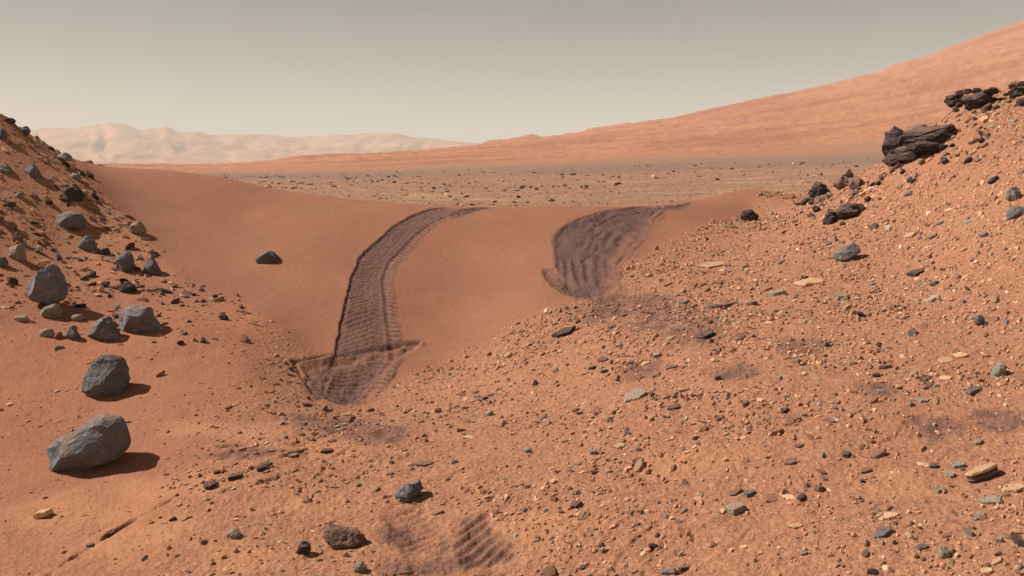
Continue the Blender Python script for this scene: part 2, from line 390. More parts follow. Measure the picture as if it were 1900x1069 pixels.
C_RUB, C_SAND, C_DUNE, C_TRACK, C_DARK = (0.405,0.176,0.094), (0.40,0.152,0.078), (0.330,0.142,0.080), (0.155,0.082,0.067), (0.135,0.070,0.058)
def soil_material():
    m, nt, b = new_mat('soil')
    tc = N(nt, 'TexCoord'); P = tc.outputs['Object']
    big = noise_node(nt, P, 1.1, 5); mid = noise_node(nt, P, 9, 5, 0.65); fine = noise_node(nt, P, 70, 4, 0.7); grit = noise_node(nt, P, 230, 2, 0.6)
    vo = N(nt, 'TexVoronoi'); vo.inputs['Scale'].default_value = 105; vo.inputs['Randomness'].default_value = 1.0; nt.links.new(P, vo.inputs['Vector'])
    v2 = N(nt, 'TexVoronoi'); v2.inputs['Scale'].default_value = 42; nt.links.new(P, v2.inputs['Vector'])
    cell = N(nt, 'SeparateColor'); nt.links.new(vo.outputs['Color'], cell.inputs[0]); cell2 = N(nt, 'SeparateColor'); nt.links.new(v2.outputs['Color'], cell2.inputs[0])
    sand = mixc(nt, ramp(nt, big, [(0.35, 0), (0.68, 1)]), C_SAND, (0.300,0.118,0.070))
    sand = mixc(nt, ramp(nt, mid, [(0.5, 0.0), (0.75, 0.4)]), sand, (0.46,0.195,0.100))
    rub = mixc(nt, ramp(nt, mid, [(0.35, 0), (0.7, 1)]), C_RUB, (0.345,0.145,0.078))
    rub = mixc(nt, ramp(nt, fine, [(0.52, 0), (0.66, 0.55)]), rub, (0.52,0.255,0.14))
    rub = mixc(nt, ramp(nt, fine, [(0.36, 0.75), (0.46, 0)]), rub, (0.22,0.100,0.066))
    rub = mixc(nt, ramp(nt, big, [(0.55, 0), (0.75, 0.35)]), rub, (0.33,0.16,0.105))
    dune = mixc(nt, ramp(nt, big, [(0.3, 0), (0.7, 1)]), C_DUNE, (0.285,0.120,0.070))
    rub = mixc(nt, ramp(nt, cell.outputs[0], [(0.78, 0), (0.92, 0.40)]), rub, (0.54,0.28,0.155))
    rub = mixc(nt, ramp(nt, cell.outputs[1], [(0.84, 0), (0.94, 0.5)]), rub, (0.22,0.105,0.07))
    rub = mixc(nt, ramp(nt, cell2.outputs[0], [(0.82, 0), (0.9, 0.4)]), rub, (0.53,0.275,0.15))
    sand = mixc(nt, ramp(nt, cell.outputs[1], [(0.86, 0), (0.94, 0.4)]), sand, (0.22,0.10,0.066))
    c = mixc(nt, attr(nt, 'rub'), sand, rub)
    c = mixc(nt, math_n(nt, 'MULTIPLY', attr(nt, 'lite'), ramp(nt, mid, [(0.3, 0.9), (0.7, 0.35)])), c, (0.50,0.225,0.112))
    dune = mixc(nt, 1.0, dune, ramp(nt, noise_node(nt, P, 24, 5, 0.7), [(0.3, 0.88), (0.7, 1.12)]), 'MULTIPLY')
    c = mixc(nt, attr(nt, 'dune'), c, dune)
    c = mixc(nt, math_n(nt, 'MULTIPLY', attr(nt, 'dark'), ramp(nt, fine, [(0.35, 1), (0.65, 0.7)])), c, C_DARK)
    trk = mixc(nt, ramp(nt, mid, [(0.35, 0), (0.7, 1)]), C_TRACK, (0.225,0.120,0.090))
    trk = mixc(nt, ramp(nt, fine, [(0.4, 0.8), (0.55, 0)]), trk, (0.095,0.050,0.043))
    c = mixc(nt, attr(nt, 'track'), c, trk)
    g = ramp(nt, grit, [(0.25, 0.80), (0.75, 1.18)])
    c = mixc(nt, 1.0, c, g, 'MULTIPLY')
    nt.links.new(c, b.inputs['Base Color'])
    amt = math_n(nt, 'ADD', math_n(nt, 'MULTIPLY', attr(nt, 'rub'), 0.52), math_n(nt, 'MULTIPLY', attr(nt, 'track'), 0.7))
    amt = math_n(nt, 'ADD', amt, 0.26)
    peb = math_n(nt, 'SUBTRACT', 0.9, math_n(nt, 'MULTIPLY', vo.outputs['Distance'], 1.0))
    peb = math_n(nt, 'MULTIPLY', peb, cell.outputs[2]); pb2 = math_n(nt, 'MULTIPLY', math_n(nt, 'SUBTRACT', 0.9, v2.outputs['Distance']), ramp(nt, cell2.outputs[1], [(0.5, 0), (1, 1)]))
    h = math_n(nt, 'ADD', math_n(nt, 'MULTIPLY', fine, 0.30), math_n(nt, 'MULTIPLY', grit, 0.15))
    h = math_n(nt, 'ADD', h, math_n(nt, 'MULTIPLY', peb, 0.24)); h = math_n(nt, 'ADD', h, math_n(nt, 'MULTIPLY', pb2, 0.5))
    h = math_n(nt, 'MULTIPLY', h, amt)
    bump(nt, b, h, 0.020)
    return m
SOIL = soil_material()

# ------------------------------------------------------------------ mesh helpers
def mesh_from(name, verts, faces, mat, parent=None, smooth=True, attrs=None, loc=None):
    me = bpy.data.meshes.new(name)
    verts = np.asarray(verts, np.float32); faces = np.asarray(faces, np.int32)
    k = faces.shape[1]; nf = len(faces)
    me.vertices.add(len(verts)); me.vertices.foreach_set('co', verts.ravel())
    me.loops.add(nf*k); me.loops.foreach_set('vertex_index', faces.ravel())
    me.polygons.add(nf); me.polygons.foreach_set('loop_start', np.arange(0, nf*k, k, dtype=np.int32))
    me.polygons.foreach_set('use_smooth', np.full(nf, smooth))
    me.update(calc_edges=True)
    for an, av in (attrs or {}).items():
        a = me.attributes.new(an, 'FLOAT', 'POINT'); a.data.foreach_set('value', np.asarray(av, np.float32))
    if mat: me.materials.append(mat)
    o = bpy.data.objects.new(name, me); col.objects.link(o)
    if parent: o.parent = parent
    if loc is not None: o.location = loc
    return o
def tag(o, label=None, cat=None, group=None, kind=None):
    for k, v in (('label', label), ('category', cat), ('group', group), ('kind', kind)):
        if v: o[k] = v
    return o
def grid_faces(ny, nx):
    i = np.arange(ny*nx).reshape(ny, nx)
    return np.stack([i[:-1,:-1], i[:-1,1:], i[1:,1:], i[1:,:-1]], -1).reshape(-1, 4)
def submesh(name, V, Fc, sel, attrs, mat):
    f = Fc[sel]; used = np.unique(f); remap = np.full(len(V), -1, np.int64); remap[used] = np.arange(len(used))
    return mesh_from(name, V[used], remap[f], mat, attrs={k: a[used] for k, a in attrs.items()})

# ------------------------------------------------------------------ near ground: foreground, slopes, dune, wheel tracks
cu = np.concatenate([[-60000,-20000,-9000,-4500,-2500,-1500,-1000,-700,-500,-350], np.linspace(-250, -60, 40), np.linspace(-55, 1955, 870), np.linspace(1960, 2150, 40), [2250,2400,2600,2900,3400,4400,6400,11000,22000,60000]])
ry = np.concatenate([[0.85,1.1,1.5,1.9], np.exp(np.linspace(math.log(2.3), math.log(3.3), 16)), np.exp(np.arange(math.log(3.34), math.log(6.9), 0.0030)), np.exp(np.arange(math.log(6.9), math.log(12.4), 0.00185)),
                     np.exp(np.arange(math.log(12.42), math.log(16), 0.008)), [16.0]])
UU, YY = np.meshgrid(cu, ry); X = ((UU-U0)/F*YY).ravel(); Y = YY.ravel()
Z0 = base_z(X, Y)
inn = (UU.ravel() > -600) & (UU.ravel() < 2500)
DZ = np.zeros(len(X)); msk = [np.zeros(len(X)) for _ in range(8)]
res = near_detail(X[inn], Y[inn], Z0[inn])
DZ[inn] = res[0]
for a, r in zip(msk, res[1:]): a[inn] = r
dune, rub, track, dark, which, along, across, lite = msk
rub[~inn] = 1.0
V = np.column_stack([X, Y, Z0+DZ]); FQ = grid_faces(len(ry), len(cu))
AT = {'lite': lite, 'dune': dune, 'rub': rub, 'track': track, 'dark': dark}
fw = np.max(which[FQ].astype(int)*(which[FQ].min(1) > 0)[:,None], axis=1)
fd = dune[FQ].mean(1) > 0.5
fu = UU.ravel()[FQ].mean(1); fz = V[FQ][:,:,2].mean(1); fy = V[FQ][:,:,1].mean(1); fv = V0+(H-fz)/fy*F
left = (fw == 0) & ~fd & (fu < 480) & (fv < 640) & (fv > 0)
right = (fw == 0) & ~fd & ~left & (fu - 0.9*(760-fv) > 900)
grd = (fw == 0) & ~fd & ~left & ~right
NEAR = {}
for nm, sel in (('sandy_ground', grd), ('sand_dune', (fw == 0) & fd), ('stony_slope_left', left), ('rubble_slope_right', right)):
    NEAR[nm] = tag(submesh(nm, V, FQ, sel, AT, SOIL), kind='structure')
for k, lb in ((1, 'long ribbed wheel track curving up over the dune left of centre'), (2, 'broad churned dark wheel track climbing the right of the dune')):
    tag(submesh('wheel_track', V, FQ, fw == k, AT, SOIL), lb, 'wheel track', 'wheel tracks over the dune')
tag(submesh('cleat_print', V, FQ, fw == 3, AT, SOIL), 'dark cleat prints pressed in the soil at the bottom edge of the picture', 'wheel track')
# ground behind the camera
gx = np.concatenate([[-1200,-400,-120,-40,-15], np.linspace(-9, 9, 13), [15,40,120,400,1200]]); gy = np.array([-1200,-300,-80,-20,-6,-2,0,0.85])
GX, GY = np.meshgrid(gx, gy); gz = base_z(GX.ravel(), np.full(GX.size, 0.85))
gz = gz*sstep(-3, 0.85, GY.ravel())
tag(mesh_from('ground_behind', np.column_stack([GX.ravel(), GY.ravel(), gz-0.004*(GY.ravel() < 0.8)]), grid_faces(len(gy), len(gx)), SOIL), kind='structure')

# ------------------------------------------------------------------ far ground: valley floor, foothills and the mountain slope
fu_ = np.concatenate([[-40000,-9000,-3000,-1200,-500,-200], np.linspace(-60, 1960, 640), [2100,2300,2500,3000,4500,9000,40000]])
fy_ = np.exp(np.concatenate([np.arange(math.log(16), math.log(190), 0.015), np.arange(math.log(190), math.log(1700), 0.0075)]))
fy_[0] = 16.0
FU, FY = np.meshgrid(fu_, fy_); U = FU.ravel(); Yf = FY.ravel(); Xf = (U-U0)/F*Yf
Zf = base_z(Xf, Yf); ly = np.log(Yf)
amp = sstep(16, 40, Yf)
Zf += amp*(0.10*fbm2(Xf/6, Yf/6, 4, 201)*sstep(260, 120, Yf) + 0.25*fbm2(Xf/30, Yf/30, 3, 202)*sstep(300, 150, Yf)*sstep(20, 60, Yf))
# relief of the slopes: benches running along the contour, gullies, knobs
hill = sstep(150, 420, Yf); uc = np.clip(U, -500, 2500)
ben = fbm2(uc/150+ly*1.0, ly*16+uc/300, 4, 211); rid = 1-np.abs(fbm2(uc/60, ly*9, 4, 212))*2
kn = fbm2(uc/26, ly*34, 3, 213)
Zf += hill*Yf*(0.0022*ben + 0.0014*rid*sstep(300, 600, Yf) + 0.0014*kn + 0.0008*fbm2(uc/9, ly*90, 3, 214))
sk = sstep(700, 980, Yf)*sstep(1300, 1010, Yf)
def bumpu(u, a, b, c, d): return sstep(a, b, u)*sstep(d, c, u)
Zf += sk*Yf/F*(7*bumpu(uc, 886, 908, 985, 1016) + 4*bumpu(uc, 950, 985, 990, 1010) + 4*bumpu(uc, 1078, 1092, 1130, 1240) + 5*bumpu(uc, 1630, 1655, 1680, 1720))
Vf = np.column_stack([Xf, Yf, Zf]); FF = grid_faces(len(fy_), len(fu_))
dband = sstep(85, 118, Yf+9*fbm2(Xf/16, Yf/16, 3, 221))*sstep(330, 150, Yf+70*fbm2(Xf/70, Yf/70, 4, 222))*(0.55+0.45*sstep(-.3, .3, fbm2(Xf/40, Yf/25, 3, 228)))
dband = np.maximum(dband, 0.5*sstep(0.05, .45, fbm2(Xf/14, Yf/9, 4, 226))*sstep(30, 45, Yf)*sstep(150, 90, Yf))
dband = np.maximum(dband, 0.55*hill*sstep(.12, .4, fbm2(uc/200, ly*11+uc/500, 4, 231))*sstep(700, 350, Yf))
vfm = sstep(420, 170, Yf+80*fbm2(Xf/80, Yf/80, 4, 223))
pale = sstep(0.12, 0.4, fbm2(Xf/7, Yf/5, 4, 224))*sstep(100, 60, Yf)*0.7
sandy = sstep(40, 22, Yf+6*fbm2(Xf/5, Yf/5, 3, 227))
strat = hill*sstep(.55, .8, 1-2*np.abs(fbm2(uc/240, ly*17+uc/330, 4, 251)))*(0.4+0.6*sstep(-.2, .4, fbm2(uc/60, ly*20, 3, 252)))
red = hill*sstep(-.1, .4, fbm2(uc/300, ly*9-uc/700, 4, 241))

def far_material():
    m, nt, b = new_mat('far_ground')
    tc = N(nt, 'TexCoord'); P = tc.outputs['Object']
    n1 = noise_node(nt, P, 0.4, 6, 0.75); n2 = noise_node(nt, P, 2.2, 5, 0.75); n3 = noise_node(nt, P, 0.035, 8, 0.75)
    slope = mixc(nt, ramp(nt, n3, [(0.35, 0), (0.65, 1)]), (0.50,0.205,0.098), (0.42,0.160,0.078))
    slope = mixc(nt, attr(nt, 'red'), slope, (0.37,0.130,0.066))
    slope = mixc(nt, math_n(nt, 'MULTIPLY', attr(nt, 'strat'), 0.4), slope, (0.27,0.105,0.062))
    spk = noise_node(nt, P, 0.16, 4, 0.7)
    slope = mixc(nt, ramp(nt, spk, [(0.62, 0), (0.70, 0.6)]), slope, (0.25,0.10,0.06))
    floor = mixc(nt, ramp(nt, n1, [(0.35, 0), (0.65, 1)]), (0.300,0.158,0.096), (0.385,0.196,0.112))
    floor = mixc(nt, ramp(nt, n2, [(0.55, 0), (0.7, 0.7)]), floor, (0.20,0.125,0.09))
    floor = mixc(nt, attr(nt, 'pale'), floor, (0.46,0.265,0.155))
    c = mixc(nt, attr(nt, 'vf'), slope, floor)
    c = mixc(nt, math_n(nt, 'MULTIPLY', attr(nt, 'dband'), 0.6), c, (0.19,0.125,0.10))
    c = mixc(nt, attr(nt, 'sandy'), c, C_DUNE)
    nt.links.new(c, b.inputs['Base Color'])
    nb = bump(nt, b, n2, 0.25, 0.5)
    bump(nt, b, n3, 3.0, 0.5, nb)
    return m
FARM = far_material()
FAT = {'strat': strat, 'dband': dband, 'vf': vfm, 'pale': pale, 'sandy': sandy, 'red': red}
ffy = Vf[FF][:,:,1].mean(1)
ffu = U[FF].mean(1)
for nm, sel in (('valley_floor', ffy < 190), ('foothills', (ffy >= 190) & (ffu < 880)), ('mountain_slope', (ffy >= 190) & (ffu >= 880))):
    tag(submesh(nm, Vf, FF, sel, FAT, FARM), kind='structure')

# ------------------------------------------------------------------ the far crater rim
prof = np.array([(-900,262),(-500,250),(-100,244),(60,240),(120,239),(165,236),(205,229),(230,231),(260,241),(300,240),(308,237),(330,245),(360,245),(400,251),(460,250),(500,251),(540,256),(600,253),(650,251),(680,248),(735,249),(790,257),(850,263),(890,267),(960,272),(1300,280),(2600,285)], float)
ru = np.linspace(-900, 2400, 640); rr = np.concatenate([np.linspace(2600, 3600, 80), np.linspace(3609, 4100, 24)])
RU, RY = np.meshgrid(ru, rr); a = (RY-2600)/1000
top = np.interp(RU, prof[:,0], prof[:,1])
ridge = (1-2*np.abs(fbm2(RU.ravel()/85+0.6*fbm2(RU.ravel()/120, RY.ravel()/310, 2, 301), RY.ravel()/690, 5, 302))).reshape(RU.shape)
lift = np.where(a <= 1, a**1.35, 1-(a-1)*1.4)
vv = 312 - (312-top)*lift
env = np.clip(a, 0, 1)*np.clip(1.08-a, 0, 1)*4*0.5
vv -= 27*(ridge-0.45)*env*((312-top)/70) + 1.2*fbm2(RU.ravel()/13, RY.ravel()/44, 3, 303).reshape(RU.shape)*np.clip(a, 0, 1)
RX = (RU-U0)/F*RY; RZ = H+(V0-vv)/F*RY
def rim_material():
    m, nt, b = new_mat('rim_rock')
    tc = N(nt, 'TexCoord'); n = noise_node(nt, tc.outputs['Object'], 0.007, 7, 0.65)
    nt.links.new(mixc(nt, ramp(nt, n, [(0.35, 0), (0.65, 1)]), (0.56,0.27,0.15), (0.27,0.12,0.07)), b.inputs['Base Color'])
    return m
tag(mesh_from('crater_rim', np.column_stack([RX.ravel(), RY.ravel(), RZ.ravel()]), grid_faces(len(rr), len(ru)), rim_material()), kind='structure')
# plain between the slopes and the rim
px = np.array([-16000,-6000,-2000,0,2000,6000,16000.]); py = np.array([1500.,1900,2300,2700])
PX, PY = np.meshgrid(px, py); pz = np.where(PY < 1600, H-32/F*1700, H-14/F*PY)
tag(mesh_from('crater_plain', np.column_stack([PX.ravel(), PY.ravel(), pz.ravel()]), grid_faces(len(py), len(px)), FARM), kind='structure')

# ------------------------------------------------------------------ rocks: where the finished ground lies
import bmesh
ZG = V[:,2].reshape(len(ry), len(cu)); LRY = np.log(ry)
def gz(u, y):
    """height of the finished near ground, by column and depth"""
    u = np.atleast_1d(np.asarray(u, float)); y = np.atleast_1d(np.asarray(y, float))
    c = np.clip(np.searchsorted(cu, u)-1, 0, len(cu)-2); fc = np.clip((u-cu[c])/(cu[c+1]-cu[c]), 0, 1)
    r = np.clip(np.searchsorted(ry, y)-1, 0, len(ry)-2); fr = np.clip((y-ry[r])/(ry[r+1]-ry[r]), 0, 1)
    return (ZG[r,c]*(1-fc)+ZG[r,c+1]*fc)*(1-fr) + (ZG[r+1,c]*(1-fc)+ZG[r+1,c+1]*fc)*fr
def gxy(x, y): return gz(U0+F*np.asarray(x)/np.asarray(y), y)
def hit(u, v):
    zc = gz(np.full(len(ry), u), ry); vv_ = V0+(H-zc)/ry*F
    k = np.argmax((vv_ <= v) & (ry > 2))
    if not (vv_[k] <= v): k = int(np.argmin(np.where(ry > 6, vv_, 1e9)))
    y = ry[k]
    if k and vv_[k-1] > v >= vv_[k]: y = ry[k-1]+(ry[k]-ry[k-1])*(vv_[k-1]-v)/(vv_[k-1]-vv_[k])
    return np.array([(u-U0)/F*y, y, gz(u, y)[0]])
def gnormal(x, y, e=0.12):
    n = np.array([-(gxy(x+e, y)-gxy(x-e, y))[0]/(2*e), -(gxy(x, y+e)-gxy(x, y-e))[0]/(2*e), 1.0])
    return n/np.linalg.norm(n)

_ico = {}
def ico(level):
    if level not in _ico:
        bm = bmesh.new(); bmesh.ops.create_icosphere(bm, subdivisions=level, radius=1.0)
        _ico[level] = (np.array([v.co[:] for v in bm.verts]), np.array([[v.index for v in f.verts] for f in bm.faces])); bm.free()
    return _ico[level]

def rock_material(name, base, second, dust=0.35, patch=None, rough=0.04, scale=14):
    m, nt, b = new_mat(name)
    tc = N(nt, 'TexCoord'); P = tc.outputs['Object']; geo = N(nt, 'NewGeometry')
    info = N(nt, 'ObjectInfo')
    add = N(nt, 'VectorMath', operation='ADD'); nt.links.new(P, add.inputs[0])
    sc = N(nt, 'VectorMath', operation='SCALE'); nt.links.new(info.outputs['Random'], sc.inputs['Scale']); sc.inputs[0].default_value = (7, 5, 3)
    nt.links.new(sc.outputs[0], add.inputs[1]); P = add.outputs[0]
    n1 = noise_node(nt, P, scale*0.45, 5, 0.6); n2 = noise_node(nt, P, scale*2.2, 5, 0.7); n3 = noise_node(nt, P, scale*7, 3, 0.6)
    c = mixc(nt, ramp(nt, n1, [(0.35, 0), (0.65, 1)]), base, second)
    c = mixc(nt, ramp(nt, n2, [(0.55, 0), (0.72, 0.5)]), c, tuple(min(1, x*1.7) for x in base))
    c = mixc(nt, ramp(nt, n2, [(0.30, 0.6), (0.44, 0)]), c, tuple(x*0.5 for x in base))
    if patch: c = mixc(nt, ramp(nt, n1, [(0.57, 0), (0.64, 0.8)]), c, patch)
    sep = N(nt, 'SeparateXYZ'); nt.links.new(geo.outputs['Normal'], sep.inputs[0])
    up = math_n(nt, 'ADD', sep.outputs['Z'], math_n(nt, 'MULTIPLY', math_n(nt, 'SUBTRACT', n2, 0.5), 1.3))
    d = math_n(nt, 'MULTIPLY', ramp(nt, up, [(0.55, 0), (1.0, 1)]), dust)
    c = mixc(nt, d, c, (0.43,0.215,0.12))
    var = math_n(nt, 'ADD', math_n(nt, 'MULTIPLY', info.outputs['Random'], 0.4), 0.8)
    c = mixc(nt, 1.0, c, var, 'MULTIPLY')
    nt.links.new(c, b.inputs['Base Color'])
    h = math_n(nt, 'ADD', n2, math_n(nt, 'MULTIPLY', n3, 0.35))
    pit = N(nt, 'TexVoronoi'); pit.inputs['Scale'].default_value = scale*3.2; nt.links.new(P, pit.inputs['Vector'])
    h = math_n(nt, 'ADD', h, math_n(nt, 'MULTIPLY', ramp(nt, pit.outputs['Distance'], [(0.0, 0), (0.35, 1)]), 0.5))
    bump(nt, b, h, rough)
    return m
RM = {
 'grey':  rock_material('grey_rock', (0.205,0.198,0.197), (0.125,0.122,0.128), 0.36, (0.27,0.20,0.135), 0.016),
 'plain': rock_material('plain_grey_rock', (0.20,0.178,0.166), (0.14,0.125,0.12), 0.15, None, 0.014),
 'pale':  rock_material('pale_rock', (0.36,0.29,0.22), (0.28,0.22,0.17), 0.30, None, 0.012),
 'dark':  rock_material('dark_rock', (0.062,0.049,0.048), (0.095,0.070,0.064), 0.35, None, 0.035, 10),
 'ledge': rock_material('ledge_rock', (0.145,0.098,0.080), (0.10,0.070,0.060), 0.30, None, 0.03, 10),
 'brown':  rock_material('brown_rock', (0.235,0.145,0.108), (0.165,0.103,0.082), 0.40, None, 0.018),
 'tan':  rock_material('tan_rock', (0.64,0.385,0.22), (0.55,0.31,0.175), 0.15, None, 0.008),
 'olive':  rock_material('olive_rock', (0.27,0.235,0.165), (0.21,0.18,0.135), 0.25, None, 0.012),
 'red':  rock_material('red_rock', (0.48,0.235,0.142), (0.38,0.18,0.11), 0.40, None, 0.008),
}
LAND = []            # (u, v, short description) of the rocks that others are described by

def shape_outline(out, depth, seed, level=4, rough=0.05, facets=9, cuts=(), p=0.72, strata=0.0, strata_n=3.0, micro=10):
    """solid rock whose front outline is `out` (metres, x/z about its centre); depth = half thickness"""
    rg = np.random.default_rng(seed); S, Fc = ico(level)
    th = np.arctan2(S[:,2], S[:,0]); c = np.sqrt(S[:,0]**2+S[:,2]**2)
    n = len(out); R = np.zeros(len(S)); dx, dz = np.cos(th), np.sin(th)
    for i in range(n):
        a, b = out[i], out[(i+1) % n]; e = b-a
        den = dx*e[1]-dz*e[0]; den = np.where(np.abs(den) < 1e-9, 1e-9, den)
        t = (a[0]*e[1]-a[1]*e[0])/den; s = (a[0]*dz-a[1]*dx)/den
        ok = (t > 0) & (s >= -1e-6) & (s <= 1+1e-6); R = np.where(ok, np.maximum(R, t), R)
    R = np.where(R == 0, np.abs(out).max()*0.5, R)
    q = np.column_stack([R*c**p*dx, depth*np.sign(S[:,1])*np.abs(S[:,1])**p, R*c**p*dz])
    size = np.abs(out).max()
    nr = [np.array(k[:3], float)/np.linalg.norm(k[:3]) for k in cuts]; fr = [k[3] for k in cuts]
    for _ in range(facets):
        k = rg.normal(size=3); k[1] = -abs(k[1])*1.2 if rg.random() < 0.75 else k[1]; nr.append(k/np.linalg.norm(k)); fr.append(rg.uniform(0.60, 0.88))
    for _ in range(micro):
        k = rg.normal(size=3); k[1] = -abs(k[1])-0.3; nr.append(k/np.linalg.norm(k)); fr.append(rg.uniform(0.84, 0.97))
    q0 = q.copy()
    for k, f in zip(nr, fr):
        if abs(k[1]) < 0.25 and f > 0.7: continue             # keep the outline
        d = q@k; mx = d.max()*f; q -= np.maximum(d-mx, 0)[:,None]*k*0.97
    wk = (0.8*(1-np.abs(S[:,1]))**7)[:,None]; q = q*(1-wk)+q0*wk
    if strata: q = q*(1+strata*(np.abs(((q[:,2]/size*strata_n+0.5*fbm3(q/size*1.5, 2, seed)) % 1.0)-0.5)*2-0.6))[:,None]
    nn = q/np.linalg.norm(q/size+1e-9, axis=1)[:,None]
    for k in range(2 if strata else 0):
        dr = rg.normal(size=3); dr /= np.linalg.norm(dr); dd = (q@dr)/size*2.4+0.4*fbm3(q/size*1.2, 2, seed+9+k)
        q = q + dr*((0.5-np.abs((dd % 1.0)-0.5))*0.05*size)[:,None]
    q = q + (nn/ size)*(rough*size*(fbm3(q/size*2.2+seed, 3, seed)*0.5 + 0.55*fbm3(q/size*6+seed, 4, seed+5)*0.5))[:,None]
    return q, Fc

def outlined(name, px, mat, label=None, cat='rock', group=None, short=None, depth=0.75, seed=1, level=4, rough=0.08, facets=13, cuts=(), parent=None, base=None, sink=0.0, p=0.60, strata=0.045, strata_n=2.6, micro=12, smooth=False):
    px = np.array(px, float); w = np.ptp(px[:,0]); h = np.ptp(px[:,1])
    ub = px[px[:,1] > px[:,1].max()-0.25*h][:,0].mean(); vb = px[:,1].max()
    g = hit(*(base or (ub, vb-0.06*h))); y0 = g[1]
    D = 0.5*depth*min(w, 1.3*h+0.2*w)/F*y0
    yc = y0+0.55*D+sink; k = yc/F
    cx, cv = (px[:,0].min()+px[:,0].max())/2, (px[:,1].min()+px[:,1].max())/2
    out = np.column_stack([(px[:,0]-cx)*k, -(px[:,1]-cv)*k])
    q, Fc = shape_outline(out, D, seed, level, rough, facets, cuts, p, strata, strata_n, micro)
    C = np.array([(cx-U0)/F*yc, yc, H+(V0-cv)/F*yc])
    B = np.array([C[0], C[1], C[2]+q[:,2].min()])
    if parent is not None: loc = Vector(B)-parent.location
    o = mesh_from(name, q+(C-B), Fc, RM[mat], parent=parent, smooth=smooth, loc=B if parent is None else loc)
    if parent is None: tag(o, label, cat, group)
    if short: LAND.append((cx, cv, short))
    return o

def slab_mesh(seed, layers=1, n=12, flat=1.0):
    """a broken plate, unit half length along x; returns verts, tris"""
    rg = np.random.default_rng(seed)
    k = rg.integers(5, 8); a = np.sort(rg.uniform(0, 2*math.pi, k)+0)
    a = np.linspace(0, 2*math.pi, k, endpoint=False)+rg.uniform(-.35, .35, k)
    cr = np.column_stack([np.cos(a)*rg.uniform(.75, 1.05, k), np.sin(a)*rg.uniform(.7, 1.05, k)])
    per = max(1, n//k); P = np.vstack([cr[i]+(cr[(i+1) % k]-cr[i])*(j/per) for i in range(k) for j in range(per)]); n = len(P)
    P = P + rg.normal(0, 0.03, P.shape)*(np.arange(n) % per != 0)[:,None]
    rings = [(-1.0, 0.92), (-0.15, 1.0+0.04*rg.random()), (0.80, 0.97), (1.0, 0.90)]
    tilt = rg.normal(0, 0.25, 2)
    Vt, Ft = [], []
    for z, s in rings:
        zz = z + (0.25*(P@tilt) if z > 0 else 0) + rg.normal(0, 0.07, n)
        Vt.append(np.column_stack([P*s+rg.normal(0, 0.012, P.shape), zz]))
    Vt = np.vstack(Vt+[np.array([[0, 0, 1.0+0.12*rg.normal()]])]); top = len(Vt)-1
    for r in range(len(rings)-1):
        for i in range(n):
            j = (i+1) % n; A, B, Cc, D = r*n+i, r*n+j, (r+1)*n+j, (r+1)*n+i
            Ft += [(A, B, Cc), (A, Cc, D)]
    r = (len(rings)-1)*n
    Ft += [(r+i, r+(i+1) % n, top) for i in range(n)]
    return Vt, np.array(Ft)
def lump_mesh(seed, level=2, facets=12, rough=0.10):
    rg = np.random.default_rng(seed); S, Fc = ico(level); q = S.copy()
    for _ in range(facets):
        k = rg.normal(size=3); k /= np.linalg.norm(k); d = q@k; q -= np.maximum(d-rg.uniform(.42, .75), 0)[:,None]*k
    q *= 1+rough*fbm3(q*1.6+seed, 3, seed)[:,None]
    return q/np.abs(q).max(0), Fc
def frame(nrm, d):
    x = d-nrm*(d@nrm); x /= np.linalg.norm(x); return np.column_stack([x, np.cross(nrm, x), nrm])
def lay(u, v, w, h, ang):
    """ground point, axes and half sizes of a plate seen w by h pixels, long axis turned ang degrees"""
    g = hit(u, v); a = math.radians(ang); n = gnormal(g[0], g[1])
    y = g[1]; m = y/F
    q = hit(u+0.5*w*math.cos(a), v-0.5*w*math.sin(a)); d = q-g; d = d-n*(d@n)
    L = min(np.linalg.norm(d), 1.6*0.5*w*m); L = max(L, 0.40*w*m)
    if np.linalg.norm(d) < 1e-4: d = np.array([1., .4, 0])
    view = np.array([g[0], g[1], g[2]-H]); view /= np.linalg.norm(view)
    sg = max(abs(view@n), 0.22)
    W = min(0.5*h*0.75*m/sg, 0.8*L); 
    return g, frame(n, d), L, W, m
def place_slab(name, u, v, w, h, ang, mat, label=None, cat='stone', group=None, short=None, thick=0.30, seed=0, tilt=(0, 0), parent=None, lift=0.35, mesh=None):
    g, R, L, W, m = lay(u, v, w, h, ang); T = 0.5*thick*h*m
    a, b = tilt; ca, sa, cb, sb = math.cos(a), math.sin(a), math.cos(b), math.sin(b)
    R = R @ np.array([[1,0,0],[0,ca,-sa],[0,sa,ca]]) @ np.array([[cb,0,sb],[0,1,0],[-sb,0,cb]])
    Vt, Ft = slab_mesh(seed, n=18)
    q = (Vt*np.array([L, W, T]))@R.T
    loc = g + R[:,2]*T*lift
    o = mesh_from(name, q, Ft, RM[mat], smooth=False, loc=loc)
    tag(o, label, cat, group)
    if short: LAND.append((u, v, short))
    return o

